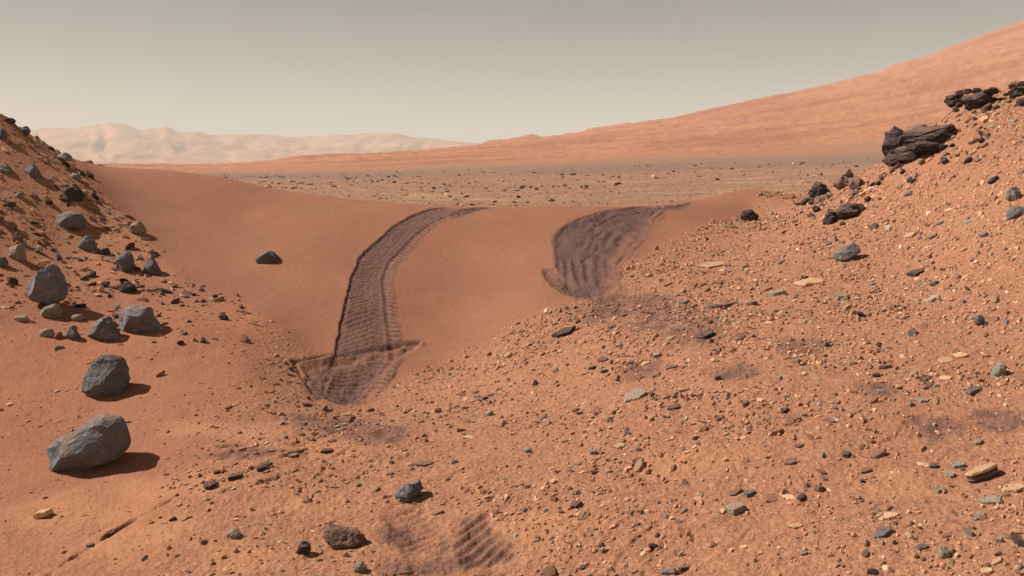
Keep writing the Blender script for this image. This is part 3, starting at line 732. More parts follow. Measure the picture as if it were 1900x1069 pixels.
# ------------------------------------------------------------------ boulders on the left
outlined('boulder', [(80,838),(100,818),(128,808),(150,790),(165,782),(185,778),(212,782),(222,800),(229,822),(228,842),(215,856),(190,866),(160,880),(122,890),(112,884),(98,866),(88,855)],
         'grey', 'largest grey boulder, slanted and angular, in the lower left foreground', 'boulder', short='largest slanted boulder', depth=0.85, seed=3, level=4, rough=0.055, facets=0, micro=5, p=0.5,
         cuts=[(-0.78,-0.55,0.28,0.50),(0.16,-0.80,0.56,0.44),(0.22,-0.72,-0.66,0.44),(0.75,-0.62,0.0,0.58),(-0.3,-0.35,0.88,0.74)])
outlined('boulder', [(152,705),(158,690),(172,668),(185,660),(205,659),(218,664),(230,682),(234,705),(228,728),(212,744),(190,746),(170,736),(155,727)],
         'grey', 'upright rounded grey boulder with a tan patch on its top', 'boulder', short='upright rounded boulder', depth=0.95, seed=8, level=4, rough=0.08, facets=3, micro=8, p=0.55, cuts=[(-0.75,-0.6,0.3,0.58),(0.6,-0.7,0.2,0.55),(-0.1,-0.75,0.7,0.58),(0.1,-0.8,-0.6,0.6)])
outlined('boulder', [(45,535),(55,517),(74,503),(90,488),(97,494),(107,511),(114,525),(118,545),(112,560),(95,566),(70,562),(52,550)],
         'grey', 'plump pointed grey boulder propped on a small pale stone', 'boulder', short='plump pointed boulder', depth=0.95, seed=15, level=4, rough=0.06, facets=2, micro=6, p=0.55, cuts=[(-0.75,-0.55,0.35,0.58),(0.55,-0.7,0.45,0.58),(0,-0.75,-0.6,0.6)], base=(85,578))
outlined('stone', [(76,580),(84,567),(104,562),(114,574),(112,590),(92,593),(80,587)], 'pale', 'small pale stone wedged under the plump pointed boulder', 'stone', depth=0.7, seed=18)
outlined('stone', [(66,492),(76,483),(88,482),(94,491),(86,500),(70,502)], 'tan', 'small tan stone behind the tip of the plump pointed boulder', 'stone', seed=19, level=3)
outlined('boulder', [(217,597),(222,582),(232,570),(245,567),(258,569),(275,569),(281,590),(298,611),(285,620),(250,621),(228,612)],
         'plain', 'broad brownish grey rock with a flat top and flared base', 'rock', short='flat topped flared rock', depth=0.8, seed=23, level=4, facets=5, cuts=[(0.2,-0.5,0.8,0.8),(-0.6,-0.7,0.2,0.75)])
outlined('boulder', [(162,628),(172,613),(180,600),(184,592),(196,588),(206,598),(210,612),(222,628),(200,634),(175,633)],
         'grey', 'stepped conical rock beside the flat topped flared rock', 'rock', short='stepped conical rock', depth=0.8, seed=27, facets=5, rough=0.14)
outlined('boulder', [(212,500),(218,482),(232,461),(245,474),(247,492),(241,505),(222,508)],
         'grey', 'split pyramid shaped rock with a dark crack across it', 'rock', short='split pyramid rock', depth=0.9, seed=31, rough=0.12, cuts=[(-0.3,-0.8,0.5,0.7)])
outlined('boulder', [(264,503),(272,488),(280,475),(290,490),(301,513),(282,512)], 'grey', 'sharp triangular grey rock standing right of the split pyramid rock', 'rock', short='sharp triangular rock', depth=0.7, seed=35, facets=4)
outlined('boulder', [(141,458),(150,444),(160,436),(172,447),(181,463),(174,471),(150,467)], 'grey', 'low pointed grey rock with a small dark neighbour on its right', 'rock', short='low pointed rock', depth=0.8, seed=37)
outlined('stone', [(182,468),(187,459),(198,458),(205,466),(209,476),(190,475)], 'dark', 'small dark stone touching the right of the low pointed rock', 'stone', seed=38, level=3)
outlined('boulder', [(105,410),(111,398),(128,392),(146,396),(156,410),(160,428),(136,428),(113,421)], 'plain', 'smooth dome shaped grey rock on the left slope', 'rock', short='smooth dome rock', depth=0.85, seed=41, facets=4, rough=0.05)
outlined('boulder', [(104,374),(112,360),(124,348),(138,345),(150,352),(156,364),(150,374),(162,386),(138,378)], 'dark', 'dark hunched rock casting a long shadow down the left slope', 'rock', short='dark hunched rock', depth=0.85, seed=44, rough=0.1)
outlined('stone', [(80,378),(84,370),(94,371),(98,378),(88,381)], 'dark', 'small dark stone just left of the dark hunched rock', 'stone', seed=45, level=3)
outlined('boulder', [(45,318),(52,304),(60,303),(68,316),(77,331),(66,334),(50,331)], 'grey', 'leaning wedge rock high on the left slope', 'rock', short='leaning wedge rock', depth=0.8, seed=47)
outlined('boulder', [(12,462),(26,456),(40,450),(44,466),(48,484),(32,488),(18,480)], 'pale', 'pale tapered stone with a dark tip near the left edge', 'rock', short='pale tapered stone', seed=51)
outlined('boulder', [(-18,318),(-8,304),(10,305),(20,314),(25,327),(8,326)], 'grey', 'rounded grey rock cut by the left edge below the slope top', 'rock', seed=53)
outlined('boulder', [(-16,494),(-8,474),(6,477),(16,494),(4,498)], 'grey', 'grey stone cut by the left edge beside the pale tapered stone', 'rock', seed=55)
outlined('stone', [(38,244),(43,234),(51,233),(56,244),(54,252),(42,251)], 'plain', 'round stone standing on the skyline of the left slope', 'stone', short='round skyline stone', seed=57, level=3)
outlined('boulder', [(-14,258),(-6,238),(8,238),(14,250),(8,258)], 'plain', 'grey rock at the left edge just under the skyline', 'rock', seed=58, level=3)
outlined('stone', [(104,296),(111,285),(122,282),(132,290),(131,298),(115,300)], 'pale', 'pale broken stone at the foot of the left skyline', 'stone', short='pale broken stone', seed=60, level=3)
outlined('stone', [(124,331),(133,321),(146,323),(151,335),(138,337)], 'pale', 'small cream stone where the left slope meets the dune crest', 'stone', short='small cream stone', seed=61, level=3)
outlined('stone', [(236,432),(244,414),(256,409),(272,430),(262,437)], 'pale', 'grey and cream stone at the edge of the dune', 'stone', short='grey and cream stone', seed=62, level=3)
outlined('stone', [(221,541),(227,528),(238,523),(248,531),(256,544),(238,547)], 'dark', 'small dark humped stone below the split pyramid rock', 'stone', short='small dark humped stone', seed=63, level=3)
outlined('boulder', [(463,488),(474,477),(488,470),(501,465),(513,474),(523,487),(492,491)], 'plain', 'lone grey pointed rock half buried in the dune face', 'rock', short='lone dune rock', depth=0.9, seed=65, level=4, facets=4, sink=0.03)
outlined('stone', [(402,591),(408,583),(418,583),(427,592),(414,595)], 'dark', 'single small dark stone on the sand left of the tracks', 'stone', short='small stone on the sand', seed=66, level=3)
outlined('stone', [(120,632),(123,606),(132,603),(142,618),(151,632),(135,634)], 'grey', 'narrow triangular grey stone left of the stepped conical rock', 'stone', seed=67, level=3)
outlined('stone', [(69,625),(76,613),(88,609),(99,614),(101,623),(84,627)], 'pale', 'low pale grey stone in a row below the plump pointed boulder', 'stone', seed=68, level=3)
outlined('stone', [(128,594),(135,585),(148,583),(156,590),(150,598),(138,598)], 'pale', 'low rounded pale stone right of the plump pointed boulder shadow', 'stone', seed=69, level=3)
outlined('stone', [(20,593),(30,584),(46,585),(58,594),(46,599),(28,598)], 'pale', 'flat pale stone by the left edge below the plump boulder', 'stone', seed=70, level=3)
outlined('stone', [(180,543),(186,527),(192,532),(193,541)], 'tan', 'tiny upright tan stone left of the small dark humped stone', 'stone', seed=71, level=3)
outlined('stone', [(26,364),(32,355),(42,357),(44,368),(32,370)], 'olive', 'olive tinted stone midway up the left slope', 'stone', seed=72, level=3)
outlined('stone', [(22,452),(28,432),(38,428),(42,442),(38,452)], 'brown', 'small upright brown stone above the pale tapered stone', 'stone', seed=73, level=3)
# ------------------------------------------------------------------ stones in the foreground
outlined('stone', [(598,984),(602,974),(614,978),(632,981),(656,982),(674,988),(685,1002),(676,1014),(650,1019),(622,1016),(612,1003)], 'brown', 'oblong pitted brown stone in the foreground left of the cleat prints', 'stone', short='oblong pitted stone', depth=0.8, seed=81, level=4, rough=0.16, facets=6)
outlined('stone', [(549,1030),(554,1012),(566,1002),(574,1010),(578,1022),(568,1032)], 'dark', 'small dark upright stone left of the oblong pitted stone', 'stone', short='small dark upright stone', seed=83)
outlined('pebble', [(655,1060),(659,1047),(670,1043),(681,1052),(678,1062),(665,1064)], 'olive', 'small round pale olive pebble at the bottom edge', 'pebble', short='round olive pebble', seed=84, facets=2, rough=0.03, level=3)
outlined('stone', [(728,924),(740,906),(758,899),(778,893),(787,906),(772,924),(752,935),(735,933)], 'grey', 'fractured grey stone with pale faces above the cleat prints', 'stone', short='fractured grey stone', depth=0.8, seed=86, level=4, rough=0.16)
place_slab('stone', 82, 957, 46, 22, 10, 'tan', 'thin tan slab propped up below the largest slanted boulder', 'stone', short='propped tan slab', thick=0.45, seed=87, tilt=(-0.25, -0.1), lift=0.9)
outlined('pebble', [(419,998),(422,985),(434,982),(444,988),(452,1000),(436,1002)], 'pale', 'small cream pebble on bare soil below the dark fracture line', 'pebble', short='small cream pebble', seed=88, level=3)
# ------------------------------------------------------------------ outcrops on the right
def outcrop(name, label, cat, anchor, parts, short, group=None, crumbs=7):
    g = hit(*anchor); e = bpy.data.objects.new(name, None); col.objects.link(e); e.location = Vector(g); e.empty_display_size = 0.1
    tag(e, label, cat, group); LAND.append((*anchor, short))
    for k, (nm, px, mat, kw) in enumerate(parts):
        kw = dict(dict(seed=200+len(LAND)*13+k*7, rough=0.34, facets=14, depth=0.9, level=3, strata=0.16, strata_n=3.6, micro=16, smooth=False), **kw)
        outlined(nm, px, mat, parent=e, **kw)
    rg = random.Random(len(LAND)); allp = [p for _, px, _, _ in parts for p in px]
    u0, u1 = min(p[0] for p in allp), max(p[0] for p in allp); v1 = max(p[1] for p in allp); v0 = min(p[1] for p in allp)
    for k in range(crumbs):
        nm, px, mat, kw = rg.choice(parts); px = sorted(px, key=lambda p: -p[1])[:5]; c = rg.choice(px); w = rg.uniform(4, 10)
        cu_, cv_ = c[0]+rg.uniform(-12, 12), c[1]+rg.uniform(-4, 7)
        q = [(cu_+w*math.cos(a)*rg.uniform(.7, 1.1), cv_-0.65*w*math.sin(a)*rg.uniform(.7, 1.1)) for a in [j*math.pi/3.5 for j in range(7)]]
        outlined('rock_fragment', q, rg.choice(['dark', 'brown', 'dark']), parent=e, seed=900+k+len(LAND)*31, level=2, rough=0.2, smooth=False)
    return e
outcrop('rock_outcrop', 'craggy dark outcrop with deep shadowed undercuts on the right skyline', 'outcrop', (1720,290), [
 ('rock_block', [(1644,262),(1645,243),(1652,238),(1668,239),(1680,246),(1696,254),(1713,264),(1706,276),(1692,287),(1674,300),(1656,302),(1641,292)], 'dark', dict(base=(1662,300))),
 ('ledge_bed', [(1690, 238), (1707, 237), (1723, 234), (1740, 233), (1756, 233), (1773, 239), (1789, 241), (1806, 241), (1808, 251), (1790, 251), (1771, 250), (1755, 254), (1742, 253), (1725, 251), (1705, 253), (1691, 253)], 'ledge', dict(base=(1748,266), depth=2.2, strata=0.06, rough=0.16, p=0.45, level=4, sink=0)),
 ('ledge_bed', [(1700, 252), (1714, 248), (1728, 247), (1742, 247), (1756, 246), (1770, 248), (1784, 250), (1798, 248), (1801, 263), (1784, 261), (1772, 262), (1758, 263), (1742, 262), (1729, 262), (1712, 261), (1702, 260)], 'dark', dict(base=(1749,276), depth=2.2, strata=0.06, rough=0.16, p=0.45, level=4, sink=0.02)),
 ('ledge_bed', [(1682, 256), (1695, 259), (1708, 253), (1721, 254), (1733, 254), (1746, 257), (1759, 260), (1772, 256), (1771, 269), (1760, 269), (1745, 271), (1732, 270), (1723, 268), (1705, 269), (1696, 270), (1680, 269)], 'ledge', dict(base=(1727,284), depth=2.2, strata=0.06, rough=0.16, p=0.45, level=4, sink=0.04)),
 ('ledge_bed', [(1690, 266), (1701, 268), (1711, 262), (1722, 265), (1732, 266), (1743, 270), (1753, 269), (1764, 270), (1761, 280), (1756, 282), (1742, 283), (1733, 282), (1720, 280), (1711, 280), (1700, 283), (1689, 279)], 'dark', dict(base=(1727,295), depth=2.2, strata=0.06, rough=0.16, p=0.45, level=4, sink=0.01)),
 ('ledge_bed', [(1664, 274), (1675, 274), (1685, 273), (1696, 271), (1706, 271), (1717, 274), (1727, 278), (1738, 276), (1736, 287), (1725, 288), (1718, 288), (1704, 289), (1694, 291), (1683, 289), (1676, 289), (1667, 289)], 'ledge', dict(base=(1701,293), depth=2.2, strata=0.06, rough=0.16, p=0.45, level=4, sink=0.03)),
 ('ledge_bed', [(1672, 285), (1679, 286), (1686, 280), (1693, 282), (1701, 281), (1708, 288), (1715, 288), (1722, 286), (1719, 296), (1713, 296), (1706, 298), (1698, 295), (1696, 297), (1689, 297), (1682, 298), (1674, 298)], 'dark', dict(base=(1697,301), depth=2.2, strata=0.06, rough=0.16, p=0.45, level=4, sink=0)),
 ('ledge_bed', [(1650, 291), (1658, 289), (1665, 286), (1673, 289), (1681, 289), (1689, 293), (1696, 290), (1704, 292), (1706, 305), (1698, 304), (1689, 305), (1679, 306), (1676, 302), (1668, 306), (1659, 302), (1652, 303)], 'ledge', dict(base=(1677,308), depth=2.2, strata=0.06, rough=0.16, p=0.45, level=4, sink=0.02)),
 ('rock_block', [(1637,302),(1642,290),(1653,285),(1664,294),(1662,307),(1647,310)], 'brown', dict()),
 ('rock_block', [(1676,250),(1688,236),(1700,229),(1718,232),(1724,241),(1705,254)], 'brown', dict(base=(1700,256)))], 'craggy dark outcrop')
outcrop('rock_outcrop', 'black layered outcrop high on the right slope against the far mountain', 'outcrop', (1805,206), [
 ('rock_block', [(1757,192),(1761,178),(1772,173),(1788,172),(1796,182),(1792,198),(1775,203),(1762,201)], 'dark', dict(base=(1775,202))),
 ('rock_block', [(1786,198),(1790,178),(1806,170),(1830,168),(1850,172),(1853,181),(1842,193),(1820,205),(1804,206)], 'dark', dict(base=(1812,206), cuts=[(0.05,-0.8,-0.6,0.65)])),
 ('cap_slab', [(1768,176),(1776,170),(1792,166),(1815,165),(1812,170),(1790,173)], 'brown', dict(base=(1790,204), level=3, sink=0.05)),
 ('cap_slab', [(1820,172),(1832,163),(1850,162),(1862,166),(1858,173),(1840,177)], 'dark', dict(base=(1836,198), level=3, sink=0.05))], 'black layered outcrop')
outcrop('rock_outcrop', 'dark slabby outcrop cut by the right edge at the skyline', 'outcrop', (1888,180), [
 ('cap_slab', [(1868,161),(1874,153),(1890,151),(1904,156),(1902,163),(1880,165)], 'brown', dict(base=(1888,178), level=3)),
 ('rock_block', [(1870,172),(1876,162),(1898,162),(1914,166),(1916,177),(1894,180),(1878,178)], 'dark', dict(base=(1890,180)))], 'slabby outcrop at the right edge')
outlined('boulder', [(1885,194),(1890,184),(1902,180),(1914,188),(1910,198),(1895,199)], 'dark', 'dark stone at the right edge under the slabby outcrop', 'rock', seed=95, level=3)
outcrop('rock_outcrop', 'heap of broken dark brown rocks at the foot of the right ridge', 'outcrop', (1545,378), [
 ('rock_block', [(1499,364),(1507,346),(1518,337),(1530,341),(1541,350),(1537,359),(1520,367),(1507,369)], 'dark', dict(base=(1518,368))),
 ('rock_block', [(1486,378),(1491,371),(1501,365),(1513,369),(1509,379),(1492,382)], 'dark', dict(level=3)),
 ('rock_slab', [(1508,378),(1520,366),(1545,356),(1556,366),(1546,375),(1526,382),(1512,382)], 'brown', dict()),
 ('rock_block', [(1544,347),(1551,331),(1562,324),(1575,330),(1573,346),(1560,352)], 'brown', dict(base=(1560,352))),
 ('rock_block', [(1572,348),(1577,332),(1586,325),(1600,332),(1608,338),(1598,351),(1582,352)], 'brown', dict(base=(1588,351))),
 ('rock_block', [(1562,327),(1568,318),(1575,312),(1582,322),(1576,329)], 'brown', dict(base=(1572,340), level=3, sink=0.1)),
 ('rock_block', [(1574,364),(1580,352),(1592,350),(1598,360),(1588,367)], 'brown', dict(level=3))], 'heap of broken brown rocks')
outcrop('rock_ledge', 'dark ledge with a pale notch below the heap of broken rocks', 'ledge', (1565,414), [
 ('rock_slab', [(1524,408),(1534,396),(1548,390),(1558,396),(1556,408),(1540,418),(1528,418)], 'dark', dict(base=(1538,417))),
 ('rock_slab', [(1545,394),(1560,386),(1578,378),(1600,379),(1612,388),(1606,397),(1586,403),(1566,410),(1558,402)], 'dark', dict(base=(1572,408), cuts=[(0.1,-0.85,-0.5,0.62),(0,-0.5,0.85,0.72)])),
 ('pale_seam', [(1553,398),(1565,391),(1583,386),(1578,395),(1564,402)], 'pale', dict(base=(1566,411), level=3, rough=0.05))], 'dark notched ledge')
outlined('stone_slab', [(1545,470),(1560,465),(1569,458),(1583,450),(1592,455),(1597,467),(1572,481),(1555,489),(1550,480)], 'plain', 'dark grey bow tie shaped slab tilted on the rubble slope', 'slab', short='bow tie shaped slab', depth=0.6, seed=101, facets=4, rough=0.05, cuts=[(0,-0.75,0.65,0.55)])
outlined('boulder', [(1869,372),(1870,356),(1876,346),(1890,347),(1896,360),(1893,375),(1876,377)], 'plain', 'square grey rock near the right edge, upper of a pair', 'rock', short='upper of the paired grey rocks', seed=103)
outlined('boulder', [(1867,411),(1870,396),(1878,384),(1894,381),(1909,390),(1906,402),(1886,410)], 'grey', 'larger grey rock near the right edge, lower of a pair', 'rock', short='lower of the paired grey rocks', seed=104)
outlined('boulder', [(1372,404),(1379,392),(1395,388),(1408,398),(1405,409),(1383,412)], 'dark', 'dark brown rock where smooth sand meets the rubble slope', 'rock', short='dark rock at the sand edge', seed=105, rough=0.14)
outlined('boulder', [(1674,368),(1680,358),(1692,352),(1696,361),(1688,367)], 'plain', 'grey wedge above and right of the dark notched ledge', 'rock', short='grey wedge rock', seed=106, level=3)
outlined('boulder', [(1832,340),(1840,330),(1851,325),(1857,332),(1850,341),(1838,344)], 'dark', 'dark wedge stone high on the right rubble slope', 'rock', short='dark wedge stone', seed=107, level=3)
outlined('stone', [(1808,603),(1810,588),(1818,583),(1828,588),(1826,600),(1818,607)], 'plain', 'small blocky grey stone alone on the right slope', 'stone', short='blocky grey stone', seed=108)
outlined('stone', [(1838,699),(1846,684),(1856,672),(1864,680),(1869,694),(1856,700)], 'olive', 'greenish wedge shaped stone with black shadow near the right edge', 'stone', short='greenish wedge stone', seed=109, facets=3)
outlined('pebble', [(1741,1034),(1742,1016),(1755,1014),(1764,1027),(1758,1034),(1748,1038)], 'olive', 'pale pointed pebble near the lower right corner', 'pebble', short='pale pointed pebble', seed=110, facets=3)
# plates and chips one can pick out: column, row, width, height, turn, stuff, label
plates = [
 (1047,618,52,14,20,'dark','long dark splinter of rock at the sand edge right of centre',0.7,'long dark splinter'),
 (1880,906,62,26,4,'tan','broad orange tan plate cut by the right edge','0.3','broad tan plate'),
 (1840,930,50,20,2,'olive','grey green slab with a dark slot below the layered slab',0.45,'slotted slab'),
 (1777,866,32,18,5,'olive','rounded olive stone left of the layered slab',0.6,'rounded olive stone'),
 (1762,882,16,20,-60,'pale','small upright pale stone under the rounded olive stone',0.5,None),
 (1743,910,30,18,10,'olive','dull olive stone in the group left of the layered slab',0.5,'dull olive stone'),
 (1733,866,18,12,15,'dark','small dark stone left of the rounded olive stone',0.7,None),
 (1713,863,26,14,-20,'tan','pointed tan flake left of the small dark stone',0.3,None),
 (1645,958,52,16,8,'tan','long smooth tan flake in the lower right foreground',0.25,'long tan flake'),
 (1638,991,38,16,28,'plain','grey splinter of rock below the long tan flake',0.6,'grey splinter'),
 (1465,924,30,16,-10,'tan','ragged tan flake with a pale rim, lower right of centre',0.3,'ragged tan flake'),
 (1475,976,38,12,10,'tan','thin tan flake below the ragged tan flake',0.4,None),
 (1300,922,36,16,30,'tan','leaf shaped tan flake lying flat on bare soil',0.15,'leaf shaped flake'),
 (1365,946,34,22,38,'pale','cream stone with black stripe and shadow right of the leaf shaped flake',0.7,'striped cream stone'),
 (1365,914,26,10,25,'brown','row of brown slivers, first one above the striped cream stone',0.5,None),
 (1180,735,40,18,28,'pale','pale striped slab lying below the dark soil patches',0.5,'pale striped slab'),
 (1325,491,68,18,18,'tan','large flat yellow tan plate on the slope right of the track',0.2,'large yellow plate'),
 (1503,524,64,20,15,'tan','pale bedrock plate on the middle of the right slope',0.35,'pale bedrock plate'),
 (1442,546,38,18,15,'olive','dull grey rock with dark end left of the pale bedrock plate',0.6,'dull grey rock'),
 (1562,553,22,18,-20,'olive','small greenish stone below the pale bedrock plate',0.7,'small greenish stone'),
 (1700,508,34,10,32,'dark','dark thin blade of rock standing out of the right slope',0.9,'dark thin blade'),
 (1728,556,30,10,30,'pale','pale rimmed splinter below the dark thin blade',0.6,None),
 (1782,660,30,12,5,'tan','tan flake with black hollow behind it on the right slope',0.4,'hollow backed flake'),
 (1755,668,30,12,25,'tan','tan flake pointing at the hollow backed flake',0.3,None),
 (1755,702,28,12,-5,'tan','bright diamond shaped tan flake left of the greenish wedge stone',0.3,'diamond flake'),
 (1807,725,40,12,32,'plain','grey slanting slab below the greenish wedge stone',0.6,'grey slanting slab'),
 (1712,744,22,12,20,'pale','small pale stone left of the grey slanting slab',0.6,None),
 (1815,822,16,10,35,'pale','small pale chip with black right side above the layered slab',0.9,None),
 (1688,438,30,12,18,'tan','tan slab with shadow under it below the grey wedge rock',0.5,'tan shelf slab'),
 (1730,440,24,14,40,'brown','brown wedge right of the tan shelf slab',0.6,None),
 (1826,438,20,14,20,'plain','small grey stone below the lower end of the dark wedge stone',0.7,None),
 (1762,390,24,8,12,'tan','narrow tan sliver halfway up the right slope',0.4,None),
 (1745,415,18,10,20,'brown','small brown stone under the narrow tan sliver',0.6,None),
 (1795,412,22,8,10,'olive','narrow olive sliver left of the paired grey rocks',0.5,None),
 (1760,258,24,10,5,'pale','cream stone resting on the craggy dark outcrop',0.5,None),
 (1827,224,18,14,40,'tan','bright tan stone between the two upper outcrops',0.7,None),
 (1838,236,18,8,5,'pale','pale chip just below the bright tan stone',0.5,None),
 (1600,364,16,14,20,'tan','yellow stone below the heap of broken brown rocks',0.8,None),
 (1812,298,22,9,15,'brown','brown plate below the black layered outcrop',0.5,None),
 (1310,622,30,14,30,'dark','dark slab inside the dark soil patch right of centre',0.6,'dark slab in soil patch'),
 (1220,662,20,14,20,'pale','pale block at the rim of the darkest soil hollow',0.8,'pale block'),
 (1245,683,28,9,20,'brown','brown sliver right of the darkest soil hollow',0.6,None),
 (1250,758,28,9,18,'dark','black shadowed sliver right of the pale striped slab',0.7,None),
 (1098,684,18,10,15,'dark','small dark stone left of the darkest soil hollow',0.7,None),
 (1150,828,26,14,25,'tan','plump tan flake in the open ground below centre',0.4,'plump tan flake'),
 (978,838,20,12,10,'olive','small olive stone with black shadow below centre',0.8,'small olive stone'),
 (1102,842,18,14,0,'grey','small round grey pebble left of the plump tan flake',0.9,'small grey pebble'),
 (1183,855,20,9,10,'dark','pair of dark chips below the plump tan flake',0.6,None),
 (1148,858,14,9,15,'red','small pinkish chip between grey pebble and dark chips',0.6,None),
 (1075,768,16,8,10,'dark','small dark grey chip on the soil below the long splinter',0.6,None),
 (908,770,18,12,20,'pale','cream stone with black right side right of the left track',0.9,'cream stone'),
 (900,741,10,9,0,'dark','small black stone just above the cream stone',0.9,None),
 (885,737,16,8,20,'brown','low brown stone left of the small black stone',0.6,None),
 (870,810,34,10,5,'tan','flat yellowish patch of rock left of centre foreground',0.12,'flat yellowish rock'),
 (788,861,36,10,8,'brown','thin brown sliver above the fractured grey stone',0.5,'thin brown sliver'),
 (812,952,30,9,12,'brown','half buried brown sliver between the cleat prints',0.5,None),
 (1240,1064,34,18,0,'grey','grey stone cut by the bottom edge right of centre',0.7,'grey stone at the bottom edge'),
 (1272,1054,26,8,28,'dark','dark narrow chip beside the grey stone at the bottom edge',0.7,None),
 (1176,1060,16,12,30,'red','pinkish flake cut by the bottom edge',0.5,None),
 (1392,916,22,14,30,'grey','grey chip above and right of the striped cream stone',0.6,None),
 (1345,855,14,12,0,'tan','small cream block above the leaf shaped flake',0.7,None),
 (1380,1016,18,9,10,'tan','small tan chip below the striped cream stone',0.6,None),
 (1490,1027,20,12,0,'olive','olive pebble low in the right foreground',0.7,None),
 (1855,1005,18,16,0,'olive','olive lump near the lower right edge',0.7,'olive lump'),
 (1870,998,26,10,5,'olive','low olive slab beside the olive lump',0.5,None),
 (1815,960,32,10,25,'olive','slender olive sliver below the slotted slab',0.6,None),
 (1850,1042,26,10,25,'tan','narrow tan sliver near the lower right corner',0.6,None),
 (1830,1062,24,16,25,'tan','tan flake cut by the bottom right edge',0.5,None),
 (1600,893,10,8,0,'dark','tiny dark pebble left of the dull olive stone',0.8,None),
 (1570,845,14,12,60,'dark','upright dark chip above the lower right foreground',0.9,None),
 (1468,858,24,12,25,'brown','brown flake above the ragged tan flake',0.6,None),
 (1483,828,16,9,20,'brown','brown chip above the brown flake',0.6,None),
 (1455,763,18,10,50,'dark','black edged chip in open soil right of centre',0.8,None),
 (1412,745,18,16,-20,'tan','square cream flake right of the pale striped slab',0.5,'square cream flake'),
 (1333,704,14,14,0,'dark','small black pit stone right of the dark soil hollow',0.9,None),
 (640,795,14,8,40,'pale','whitish sliver at the upper end of the fracture line',0.5,'whitish sliver'),
 (630,798,9,6,40,'pale','tiny white chip at the fracture line end',0.6,None),
 (390,903,18,14,40,'dark','black block at the lower end of the dark fracture',0.9,None),
 (570,752,18,8,15,'dark','small dark chip below the foot of the left track',0.7,None),
 (1100,756,12,8,20,'tan','small tan chip left of the pale striped slab',0.5,None),
 (1350,566,44,9,25,'brown','long dark edged splinter on the slope below the yellow plate',0.6,None),
 (1270,562,16,10,20,'grey','small grey stone below the right track foot',0.7,None),
 (437,887,36,12,20,'dark','long black gap block along the dark fracture line',0.9,'long black fracture block'),
 (490,868,36,11,22,'dark','black shard at the upper part of the dark fracture line',0.9,None),
 (402,877,20,7,15,'dark','short black sliver above the long black fracture block',0.9,None),
 (545,846,24,9,12,'brown','brown crumbly chip near the upper fracture end',0.7,None),
 (606,838,24,9,5,'dark','black notch stone right of the upper fracture end',0.8,None),
 (203,992,30,7,30,'dark','dark thin shard along the lower left fracture',0.8,None),
 (168,1012,16,8,25,'brown','small brown chip below the dark thin lower left shard',0.8,None),
 (1395,566,22,14,10,'brown','brown rounded stone left of the dull grey rock',0.8,None),
]
for k, (u, v, w, h, a, mt, lb, th, sh) in enumerate(plates):
    place_slab('stone_slab' if w > 30 else 'stone', u, v, w, h, a, mt, lb, 'slab' if w > 30 else 'stone', None, sh, float(th)*0.8, 300+k, (random.Random(k).uniform(-.12, .12), random.Random(k+99).uniform(-.12, .12)), lift=0.45)
# the layered slab: a stack of thin beds
g, R, L, W, m = lay(1824, 888, 76, 30, 26)
e = bpy.data.objects.new('layered_slab', None); col.objects.link(e); e.location = Vector(g); tag(e, 'tan slab of stacked thin beds with a dark striped edge, lower right', 'slab'); LAND.append((1824, 888, 'layered slab'))
R = R @ np.array([[1,0,0],[0,math.cos(-.22),math.sin(.22)],[0,math.sin(-.22),math.cos(-.22)]])
for k, (mt, t0, t1, s) in enumerate((('dark', 0.000, 0.016, 0.97), ('brown', 0.017, 0.030, 1.0), ('dark', 0.031, 0.040, 0.97), ('tan', 0.041, 0.056, 1.0))):
    Vt, Ft = slab_mesh(777, n=18); T = (t1-t0)/2
    q = (Vt*np.array([L*s, 0.62*W*s, T])+np.array([0, 0, (t0+t1)/2-0.006]))@R.T
    mesh_from('bed', q, Ft, RM[mt], parent=e, smooth=False)

# ------------------------------------------------------------------ loose stones: the larger ones singly, the rest as gravel
rng = np.random.default_rng(77)
def masks_at(x, y):
    u = U0+F*x/y
    c = np.clip(np.searchsorted(cu, u)-1, 0, len(cu)-2); r = np.clip(np.searchsorted(ry, y)-1, 0, len(ry)-2); i = r*len(cu)+c
    return dune[i], rub[i], track[i], which[i]
def scatter(n, smin, smax, power, region):
    y = np.sqrt(rng.uniform(3.3**2, 13.0**2, n)); n = int(n*1.0); u = rng.uniform(-340, 2300, n) if smax > 0.05 else rng.uniform(-130, 2080, n); x = (u-U0)/F*y
    d, r, t, w = masks_at(x, y); z = gxy(x, y); v = V0+(H-z)/y*F
    # visible side only
    keep = np.ones(n, bool)
    if region == 'right': dens = r*(u > 300+0*u)*np.where((u < 480) & (v < 700), 0, 1)*(1-0.85*d)
    else: dens = (1-d)*((u < 480) & (v < 700))*np.clip((690-v)/250, 0.05, 1)
    if region == 'right': dens = dens*(0.55+0.45*sstep(760, 600, v))*(0.6+0.4*sstep(800, 1150, u))
    clump = 0.28+1.15*sstep(-.25, .4, fbm2(x*1.4, y*1.4, 3, 500))
    keep = (rng.random(n) < dens*clump) & (w == 0) & (t < 0.3)
    s = (smin**(1-power)+rng.random(n)*(smax**(1-power)-smin**(1-power)))**(1/(1-power))
    return x[keep], y[keep], z[keep], u[keep], v[keep], s[keep]
protos = {}
for k in range(7): protos['slab', k] = slab_mesh(900+k, n=9)
for k in range(6): protos['lump', k] = lump_mesh(950+k, 2)
pm = {}
def proto_mesh(kind, k, mt):
    if (kind, k, mt) not in pm:
        Vt, Ft = protos[kind, k]; o = mesh_from('stone_chip', Vt, Ft, RM[mt], smooth=False); pm[kind, k, mt] = o.data; bpy.data.objects.remove(o)
    return pm[kind, k, mt]
ORD = ['', 'second ', 'third ', 'fourth ', 'fifth ', 'sixth ', 'seventh ', 'eighth ', 'ninth ', 'tenth ']
